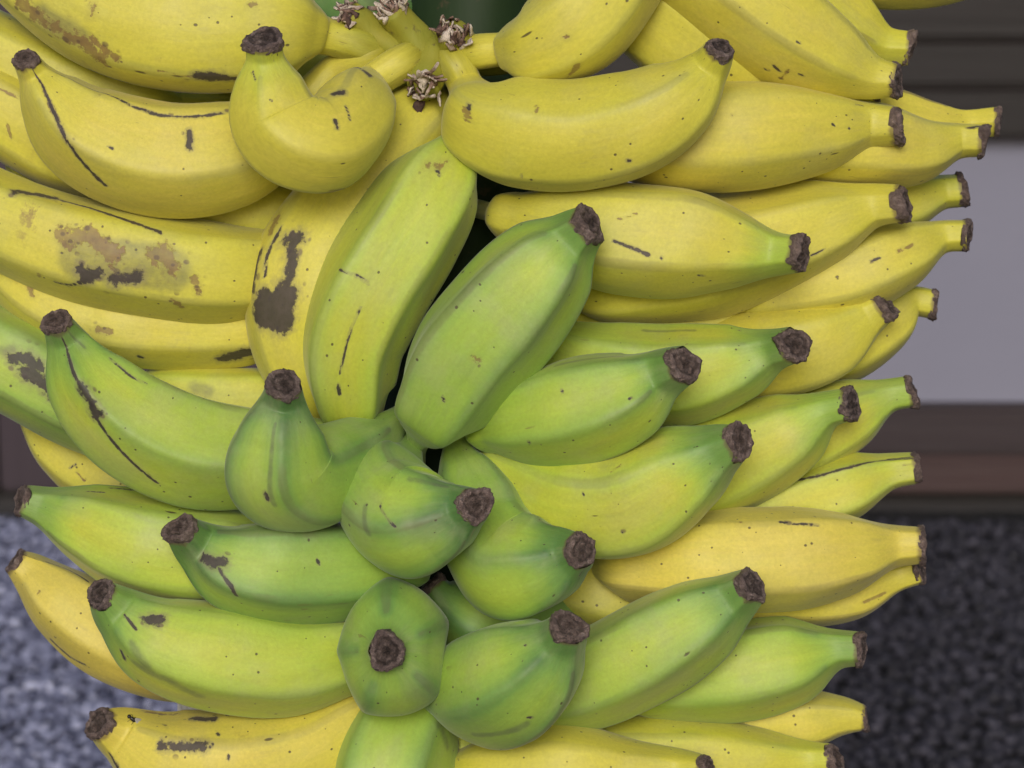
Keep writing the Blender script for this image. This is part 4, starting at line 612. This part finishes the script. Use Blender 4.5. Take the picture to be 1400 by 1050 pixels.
         marks=[('dark', 1.58, [(13.3, 11.5, 152.8), (10.4, 14.2, 145.5), (9.0, 15.1, 138.8)]), ('dark', 0.53, [(9.0, 15.1, 138.8), (9.6, 14.8, 125.7), (12.1, 12.8, 110.5), (14.2, 10.4, 96.6)]), ('brown', 3.17, [(17.2, 3.8, 130.2), (16.8, 5.2, 118.4), (17.6, 1.0, 110.7)]), ('brown', 3.43, [(17.3, 3.3, 97.2), (16.9, 4.9, 94.0), (17.6, 0.2, 91.0)]), ('grime', 7.92, [(17.5, -2.0, 121.7), (17.6, -1.0, 106.5), (17.6, -1.0, 92.3)]), ('dark', 2.11, [(16.3, -6.6, 120.2), (15.9, -7.7, 117.5), (16.8, -5.5, 114.1)]), ('dark', 2.64, [(16.3, -6.8, 109.2), (16.9, -4.9, 102.0)]), ('brown', 1.06, [(17.6, -1.6, 91.6), (17.5, -2.4, 89.5)]), ('brown', 1.06, [(17.5, -2.0, 83.7), (16.1, -7.2, 82.3)]), ('brown', 1.06, [(14.4, -10.2, 89.4), (12.4, -12.5, 87.0)]), ('brown', 1.06, [(17.5, 2.0, 131.2), (17.6, -0.5, 126.2)]), ('brown', 1.06, [(17.4, -2.5, 111.4), (16.6, -5.8, 108.1)]), ('dark', 0.53, [(12.6, -12.3, 128.7), (13.0, -11.9, 123.4), (14.9, -9.4, 118.9)])]),
    dict(label='shaded yellow banana wedged above the blotched one', ripe=0.84, tipgreen=0.06, speck=0.50, ridgeline=0.12, mottle=0.00, roll=40, ridge=0.12, split=0.291, scar=0.81, res=(100, 76), angs=None, ell=(1.0, 1.0),
         st=[(-0.0509, 0.9587, 0.7883, 0.0037), (-0.0738, 0.9331, 0.7888, 0.0041), (-0.0773, 0.9276, 0.7889, 0.0071), (-0.0827, 0.9234, 0.7891, 0.0117), (-0.0899, 0.9220, 0.7895, 0.0136), (-0.1090, 0.9223, 0.7905, 0.0147), (-0.1286, 0.9259, 0.7884, 0.0131), (-0.1431, 0.9308, 0.7860, 0.0088), (-0.1515, 0.9319, 0.7853, 0.0061)],
         marks=[]),
    dict(label='yellow banana curving along under the blotched one with brown ends', ripe=0.90, tipgreen=0.06, speck=0.50, ridgeline=0.12, mottle=0.45, roll=-30, ridge=0.12, split=0.203, scar=0.97, res=(150, 112), angs=None, ell=(1.0, 1.0),
         st=[(-0.0622, 0.9410, 0.7453, 0.0036), (-0.0850, 0.9160, 0.7473, 0.0039), (-0.0883, 0.9111, 0.7477, 0.0068), (-0.0933, 0.9071, 0.7481, 0.0112), (-0.0999, 0.9052, 0.7483, 0.0130), (-0.1239, 0.9026, 0.7488, 0.0145), (-0.1481, 0.9032, 0.7514, 0.0151), (-0.1672, 0.9060, 0.7586, 0.0151), (-0.1829, 0.9109, 0.7687, 0.0130), (-0.1930, 0.9154, 0.7809, 0.0087), (-0.1980, 0.9175, 0.7874, 0.0060)],
         marks=[('dark', 2.64, [(8.0, -11.9, 59.3), (10.2, -10.1, 51.0)]), ('brown', 1.06, [(14.0, -3.0, 102.1), (14.1, -2.8, 98.9)]), ('brown', 0.79, [(14.3, 0.7, 130.8), (14.2, -1.8, 127.1)]), ('dark', 0.66, [(9.5, -10.7, 88.4), (9.0, -11.2, 87.2)])]),
    dict(label='green banana with dark purple blotches cut by the left edge', ripe=0.46, tipgreen=0.25, speck=0.80, ridgeline=0.35, mottle=0.00, roll=40, ridge=0.15, split=0.190, scar=0.87, res=(150, 112), angs=None, ell=(1.0, 1.0),
         st=[(-0.0791, 0.9304, 0.7056, 0.0036), (-0.1054, 0.9094, 0.7081, 0.0041), (-0.1097, 0.9052, 0.7083, 0.0071), (-0.1151, 0.9018, 0.7091, 0.0117), (-0.1219, 0.8999, 0.7107, 0.0135), (-0.1430, 0.8971, 0.7164, 0.0167), (-0.1627, 0.8963, 0.7254, 0.0178), (-0.1826, 0.8972, 0.7362, 0.0177), (-0.2041, 0.8993, 0.7461, 0.0167), (-0.2243, 0.9017, 0.7572, 0.0091), (-0.2337, 0.9028, 0.7624, 0.0059)],
         marks=[('dark', 2.38, [(16.5, 3.5, 119.0), (16.0, 5.3, 115.4), (16.1, 4.9, 111.3)]), ('dark', 2.64, [(16.8, 1.3, 113.4), (16.8, 1.1, 107.4), (16.8, -0.7, 102.1)]), ('dark', 0.66, [(15.7, 6.2, 111.1), (16.2, 4.7, 108.5)]), ('grime', 1.58, [(16.3, 4.2, 124.2), (15.7, 6.0, 120.4)])]),
    dict(label='long green banana with a grey bruise along its ridge and a raised tip, left side', ripe=0.50, tipgreen=0.30, speck=0.50, ridgeline=0.35, mottle=0.00, roll=58, ridge=0.18, split=0.203, scar=1.02, res=(150, 112), angs=None, ell=(1.0, 1.0),
         st=[(-0.0494, 0.9207, 0.7004, 0.0036), (-0.0634, 0.8904, 0.7053, 0.0045), (-0.0653, 0.8836, 0.7063, 0.0078), (-0.0696, 0.8775, 0.7074, 0.0127), (-0.0764, 0.8737, 0.7081, 0.0148), (-0.0955, 0.8678, 0.7096, 0.0178), (-0.1160, 0.8649, 0.7135, 0.0193), (-0.1350, 0.8634, 0.7232, 0.0182), (-0.1493, 0.8620, 0.7381, 0.0142), (-0.1565, 0.8618, 0.7523, 0.0075), (-0.1588, 0.8559, 0.7600, 0.0051)],
         marks=[('dark', 2.24, [(17.0, -3.9, 139.3), (16.8, -4.8, 135.7), (16.3, -6.3, 131.8)]), ('dark', 0.66, [(17.1, -3.4, 163.7), (17.0, -3.9, 151.2), (16.9, -4.4, 141.8)]), ('dark', 0.46, [(15.8, -7.4, 130.3), (14.5, -9.7, 120.8), (12.4, -12.2, 111.3), (9.3, -14.7, 102.6)]), ('grime', 0.92, [(16.2, 6.5, 163.7), (15.3, 8.4, 152.5)]), ('dark', 0.35, [(11.9, 12.8, 143.2), (12.3, 12.3, 131.8), (11.7, 12.9, 124.9)])]),
    dict(label='yellow green banana in the gap between the blotched and long green bananas', ripe=0.74, tipgreen=0.06, speck=0.50, ridgeline=0.12, mottle=0.00, roll=40, ridge=0.12, split=0.296, scar=0.93, res=(150, 112), angs=None, ell=(1.0, 1.0),
         st=[(-0.0548, 0.9395, 0.7189, 0.0037), (-0.0766, 0.9135, 0.7215, 0.0038), (-0.0793, 0.9090, 0.7220, 0.0060), (-0.0836, 0.9053, 0.7224, 0.0098), (-0.0895, 0.9037, 0.7224, 0.0114), (-0.1084, 0.9023, 0.7218, 0.0130), (-0.1289, 0.9037, 0.7224, 0.0119), (-0.1442, 0.9061, 0.7210, 0.0082), (-0.1526, 0.9073, 0.7202, 0.0054)],
         marks=[('grime', 1.85, [(11.1, 4.6, 77.7), (11.5, 3.5, 72.5)])]),
    dict(label='dusty green banana curling up to a round brown scar left of centre', ripe=0.32, tipgreen=0.35, speck=0.50, ridgeline=0.35, mottle=0.00, roll=8, ridge=0.10, split=0.040, scar=0.83, res=(150, 112), angs=None, ell=(1.0, 1.0),
         st=[(-0.0361, 0.8900, 0.7213, 0.0040), (-0.0437, 0.8798, 0.7176, 0.0058), (-0.0524, 0.8683, 0.7116, 0.0126), (-0.0632, 0.8547, 0.7075, 0.0160), (-0.0733, 0.8422, 0.7058, 0.0178), (-0.0800, 0.8357, 0.7132, 0.0187), (-0.0799, 0.8325, 0.7264, 0.0145), (-0.0783, 0.8306, 0.7376, 0.0080), (-0.0772, 0.8255, 0.7440, 0.0059)],
         marks=[('grime', 0.66, [(2.4, -15.8, 95.4), (2.9, -15.8, 82.6), (2.3, -15.9, 74.2)]), ('dark', 0.53, [(0.6, -16.0, 76.4), (0.9, -16.0, 75.9)]), ('grime', 0.79, [(-14.9, -5.9, 92.5), (-15.0, -5.8, 98.7)])]),
    dict(label='pale yellow banana peeking out under the long green one at the left', ripe=0.88, tipgreen=0.06, speck=0.50, ridgeline=0.12, mottle=0.00, roll=40, ridge=0.12, split=0.286, scar=0.99, res=(150, 112), angs=None, ell=(1.0, 1.0),
         st=[(-0.0814, 0.9338, 0.6784, 0.0037), (-0.1118, 0.9176, 0.6800, 0.0040), (-0.1167, 0.9143, 0.6801, 0.0069), (-0.1227, 0.9120, 0.6808, 0.0114), (-0.1297, 0.9115, 0.6825, 0.0132), (-0.1518, 0.9129, 0.6893, 0.0138), (-0.1699, 0.9176, 0.6987, 0.0105), (-0.1795, 0.9236, 0.7081, 0.0072), (-0.1839, 0.9274, 0.7129, 0.0050)],
         marks=[('dark', 0.35, [(12.8, -2.0, 89.6), (12.9, 0.7, 88.2)]), ('brown', 0.4, [(12.8, -1.8, 86.8), (12.6, -3.1, 82.8)])]),
    dict(label='green yellow banana pointing left with a small rough end above the gravel', ripe=0.58, tipgreen=0.35, speck=0.50, ridgeline=0.35, mottle=0.00, roll=38, ridge=0.16, split=0.233, scar=0.64, res=(150, 112), angs=None, ell=(1.0, 1.0),
         st=[(-0.0592, 0.9137, 0.6641, 0.0036), (-0.0777, 0.8863, 0.6694, 0.0044), (-0.0805, 0.8800, 0.6707, 0.0075), (-0.0856, 0.8750, 0.6717, 0.0124), (-0.0929, 0.8728, 0.6721, 0.0143), (-0.1140, 0.8712, 0.6722, 0.0191), (-0.1365, 0.8720, 0.6759, 0.0188), (-0.1560, 0.8746, 0.6828, 0.0138), (-0.1694, 0.8762, 0.6879, 0.0077), (-0.1773, 0.8750, 0.6909, 0.0056)],
         marks=[('dark', 0.59, [(6.5, 16.2, 121.6), (4.9, 16.7, 116.4)]), ('dark', 0.35, [(-0.7, 17.4, 116.1), (-0.8, 17.4, 101.1)])]),
    dict(label='vivid green banana with a grey scar beside its dark tip, lower left of centre', ripe=0.32, tipgreen=0.30, speck=0.50, ridgeline=0.35, mottle=0.00, roll=45, ridge=0.18, split=0.251, scar=1.05, res=(150, 112), angs=None, ell=(1.0, 1.0),
         st=[(-0.0323, 0.9114, 0.6607, 0.0036), (-0.0374, 0.8784, 0.6676, 0.0042), (-0.0374, 0.8715, 0.6691, 0.0072), (-0.0400, 0.8648, 0.6704, 0.0118), (-0.0458, 0.8604, 0.6710, 0.0136), (-0.0611, 0.8537, 0.6713, 0.0172), (-0.0806, 0.8480, 0.6724, 0.0181), (-0.0982, 0.8445, 0.6761, 0.0149), (-0.1102, 0.8429, 0.6835, 0.0087), (-0.1150, 0.8363, 0.6906, 0.0058)],
         marks=[('dark', 2.64, [(15.6, -4.8, 124.0), (16.0, -3.6, 118.2), (16.3, -1.4, 116.3)]), ('dark', 0.53, [(15.7, -4.6, 115.5), (14.7, -7.2, 111.7), (12.9, -10.1, 108.9)]), ('dark', 0.4, [(15.7, 4.6, 84.3), (16.1, 3.0, 83.7)]), ('grime', 0.79, [(10.0, 12.9, 123.7), (8.5, 13.9, 110.9)])]),
    dict(label='golden yellow banana hanging over the pale gravel at the lower left', ripe=1.00, tipgreen=0.00, speck=0.50, ridgeline=0.12, mottle=0.00, roll=55, ridge=0.12, split=0.248, scar=0.70, res=(150, 112), angs=None, ell=(1.0, 1.0),
         st=[(-0.0722, 0.9116, 0.6168, 0.0036), (-0.0969, 0.8893, 0.6217, 0.0038), (-0.1003, 0.8853, 0.6224, 0.0062), (-0.1050, 0.8820, 0.6235, 0.0103), (-0.1109, 0.8803, 0.6250, 0.0119), (-0.1294, 0.8779, 0.6301, 0.0146), (-0.1481, 0.8787, 0.6388, 0.0156), (-0.1649, 0.8822, 0.6501, 0.0135), (-0.1766, 0.8858, 0.6597, 0.0081), (-0.1827, 0.8853, 0.6649, 0.0049)],
         marks=[('dark', 0.4, [(8.0, 11.7, 135.4), (8.0, 11.8, 127.2), (5.2, 13.2, 118.9), (7.3, 12.2, 108.2)]), ('dark', 0.53, [(4.4, -13.5, 106.7), (4.8, -13.4, 98.1), (7.4, -12.1, 92.7)]), ('dark', 0.79, [(11.1, -8.9, 69.0), (9.3, -10.8, 62.7)]), ('brown', 0.53, [(14.1, -2.0, 118.7), (14.2, -0.8, 119.1)])]),
    dict(label='light green banana with a dark smudge near its tip, low on the left', ripe=0.60, tipgreen=0.40, speck=0.50, ridgeline=0.12, mottle=0.00, roll=50, ridge=0.13, split=0.226, scar=0.86, res=(150, 112), angs=None, ell=(1.0, 1.0),
         st=[(-0.0410, 0.9031, 0.6273, 0.0036), (-0.0507, 0.8716, 0.6350, 0.0043), (-0.0516, 0.8646, 0.6370, 0.0074), (-0.0551, 0.8582, 0.6383, 0.0122), (-0.0616, 0.8543, 0.6384, 0.0142), (-0.0808, 0.8481, 0.6372, 0.0177), (-0.1038, 0.8458, 0.6415, 0.0192), (-0.1248, 0.8445, 0.6481, 0.0160), (-0.1387, 0.8445, 0.6584, 0.0093), (-0.1439, 0.8402, 0.6659, 0.0054)],
         marks=[('dark', 2.11, [(16.1, 6.3, 130.4), (14.7, 9.0, 125.6)]), ('dark', 0.59, [(17.1, 2.2, 140.1), (17.3, -0.1, 131.6)]), ('dark', 0.53, [(11.0, -13.3, 130.7), (8.7, -14.9, 128.6)]), ('grime', 1.85, [(12.6, -11.8, 124.6), (13.8, -10.4, 115.2), (11.6, -12.8, 104.7)]), ('grime', 1.58, [(16.2, -5.8, 129.5), (14.6, -9.1, 122.6)])]),
    dict(label='yellow banana with brown blotches and a small insect, bottom left corner', ripe=0.97, tipgreen=0.00, speck=0.90, ridgeline=0.12, mottle=0.30, roll=30, ridge=0.12, split=0.218, scar=1.01, res=(150, 112), angs=None, ell=(1.0, 1.0),
         st=[(-0.0373, 0.9106, 0.6007, 0.0036), (-0.0476, 0.8792, 0.6088, 0.0046), (-0.0488, 0.8721, 0.6114, 0.0078), (-0.0524, 0.8653, 0.6122, 0.0129), (-0.0585, 0.8610, 0.6101, 0.0149), (-0.0753, 0.8539, 0.6020, 0.0185), (-0.1001, 0.8494, 0.5976, 0.0211), (-0.1240, 0.8485, 0.6021, 0.0176), (-0.1400, 0.8485, 0.6112, 0.0100), (-0.1464, 0.8434, 0.6169, 0.0057)],
         marks=[('brown', 1.45, [(-1.0, 18.6, 142.4), (-0.7, 18.6, 129.3)]), ('dark', 1.85, [(5.4, 17.8, 121.5), (6.4, 17.5, 113.0)]), ('dark', 0.53, [(4.1, 18.2, 106.7), (2.5, 18.5, 99.9)]), ('dark', 1.85, [(17.6, 6.2, 130.8), (17.1, 7.4, 121.2), (16.6, 8.5, 114.8)]), ('dark', 0.53, [(16.6, 8.5, 111.8), (16.4, 8.9, 111.4)]), ('dark', 0.53, [(13.9, 12.4, 110.0), (14.2, 12.1, 109.3)]), ('dark', 1.32, [(11.1, -14.9, 149.2), (12.4, -13.8, 141.6)]), ('dark', 0.4, [(17.9, 5.2, 105.0), (17.6, 6.1, 104.8)]), ('brown', 0.53, [(11.0, 15.0, 135.0), (13.2, 13.1, 132.3)])]),
    dict(label='shaded yellow banana filling the dark gap above the green yellow one', ripe=0.82, tipgreen=0.06, speck=0.50, ridgeline=0.12, mottle=0.00, roll=-40, ridge=0.12, split=0.246, scar=0.92, res=(100, 76), angs=None, ell=(1.0, 1.0),
         st=[(-0.0208, 0.9664, 0.7519, 0.0037), (0.0052, 0.9417, 0.7522, 0.0042), (0.0093, 0.9367, 0.7523, 0.0073), (0.0149, 0.9325, 0.7523, 0.0119), (0.0222, 0.9303, 0.7520, 0.0139), (0.0414, 0.9274, 0.7511, 0.0166), (0.0636, 0.9285, 0.7501, 0.0172), (0.0832, 0.9319, 0.7531, 0.0155), (0.1002, 0.9353, 0.7567, 0.0089), (0.1087, 0.9369, 0.7579, 0.0061)],
         marks=[]),
    dict(label='dark shaded banana in the gap behind the crossing stalks at the top', ripe=0.70, tipgreen=0.25, speck=0.50, ridgeline=0.12, mottle=0.00, roll=40, ridge=0.13, split=0.083, scar=0.82, res=(100, 76), angs=None, ell=(1.0, 1.0),
         st=[(-0.0228, 0.9924, 0.8410, 0.0038), (-0.0269, 0.9823, 0.8393, 0.0052), (-0.0287, 0.9739, 0.8378, 0.0089), (-0.0338, 0.9667, 0.8370, 0.0146), (-0.0422, 0.9633, 0.8375, 0.0169), (-0.0644, 0.9598, 0.8400, 0.0168), (-0.0867, 0.9584, 0.8401, 0.0162), (-0.1091, 0.9584, 0.8401, 0.0145), (-0.1276, 0.9604, 0.8405, 0.0090), (-0.1361, 0.9612, 0.8405, 0.0062)],
         marks=[]),
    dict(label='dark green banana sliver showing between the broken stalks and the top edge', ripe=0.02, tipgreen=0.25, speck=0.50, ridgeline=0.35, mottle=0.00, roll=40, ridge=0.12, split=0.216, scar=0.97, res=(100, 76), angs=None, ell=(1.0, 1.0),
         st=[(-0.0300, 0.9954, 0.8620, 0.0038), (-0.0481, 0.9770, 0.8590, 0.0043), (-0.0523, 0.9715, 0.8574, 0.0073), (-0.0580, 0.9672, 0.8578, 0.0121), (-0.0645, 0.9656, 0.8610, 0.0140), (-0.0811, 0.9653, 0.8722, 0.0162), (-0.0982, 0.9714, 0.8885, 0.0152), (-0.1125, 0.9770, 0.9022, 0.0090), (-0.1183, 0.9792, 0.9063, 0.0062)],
         marks=[]),
]
for i, d in enumerate(BANANAS): banana(d, i)

# ---------------------------------------------------------------- small things
SMALL = {'card': (-0.1262, 0.8944, 0.6088), 'fly': ((-0.1352, 0.84428, 0.61776), (0.6718, -0.4159, 0.6129), (0.7175, 0.1597, -0.678))}
c = Vector(SMALL['card']); card = tag(empty('ribbed_card', c), 'scrap of white ribbed card showing between two bananas at the lower left', 'card')
box('backing', c.x, c.x+.022, c.y, c.y+.0012, c.z-.03, c.z+.006, M_WHITE, card, bev=.0002, loc=c)
for q in range(11): box('rib', c.x+.0006+q*.002, c.x+.0017+q*.002, c.y-.0008, c.y+.0001, c.z-.03, c.z+.006, M_WHITE, card, bev=.0002, loc=c)

def ellipsoid(name, c, ax, u, v, w, mat, parent, loc):
    nr, ns = 9, 12; th = np.linspace(.05, np.pi-.05, nr); ph = np.linspace(0, 6.2832, ns, endpoint=False)
    P = np.asarray(c)+ax[0]*np.cos(th)[:, None, None]*np.asarray(u)+ax[1]*(np.sin(th)[:, None]*np.cos(ph))[..., None]*np.asarray(v)+ax[2]*(np.sin(th)[:, None]*np.sin(ph))[..., None]*np.asarray(w)
    return mesh_obj(name, P.reshape(-1, 3)-np.asarray(loc), grid_faces(nr, ns), mat, parent)
fp, fn, fu = (np.array(q) for q in SMALL['fly']); fv = np.cross(fn, fu)
fly = tag(empty('fly', fp), 'tiny black fly with pale wings sitting near the tip of the bottom left banana', 'insect')
ellipsoid('body', fp+fn*.0008, (.0019, .0008, .0008), fu, fv, fn, M_FLY, fly, fp); ellipsoid('head', fp+fn*.0008-fu*.0022, (.0007, .0008, .0007), fu, fv, fn, M_FLY, fly, fp)
for sgn in (-1, 1):
    d2 = fu*.93+fv*.36*sgn; ellipsoid('wing', fp+fn*.0017+d2*.0022, (.0024, .0009, .00012), d2, np.cross(fn, d2), fn, M_WING, fly, fp)
    for q in (-.0009, 0, .0009):
        a = fp+fu*q+fv*sgn*.0005+fn*.0006; e = fp+fu*q*2+fv*sgn*.0019+fn*.0001
        tube('leg', [(*a, .00009), (*((a+e)/2+fn*.0007), .00009), (*e, .00007)], M_FLY, fly, fp, 6, 6)
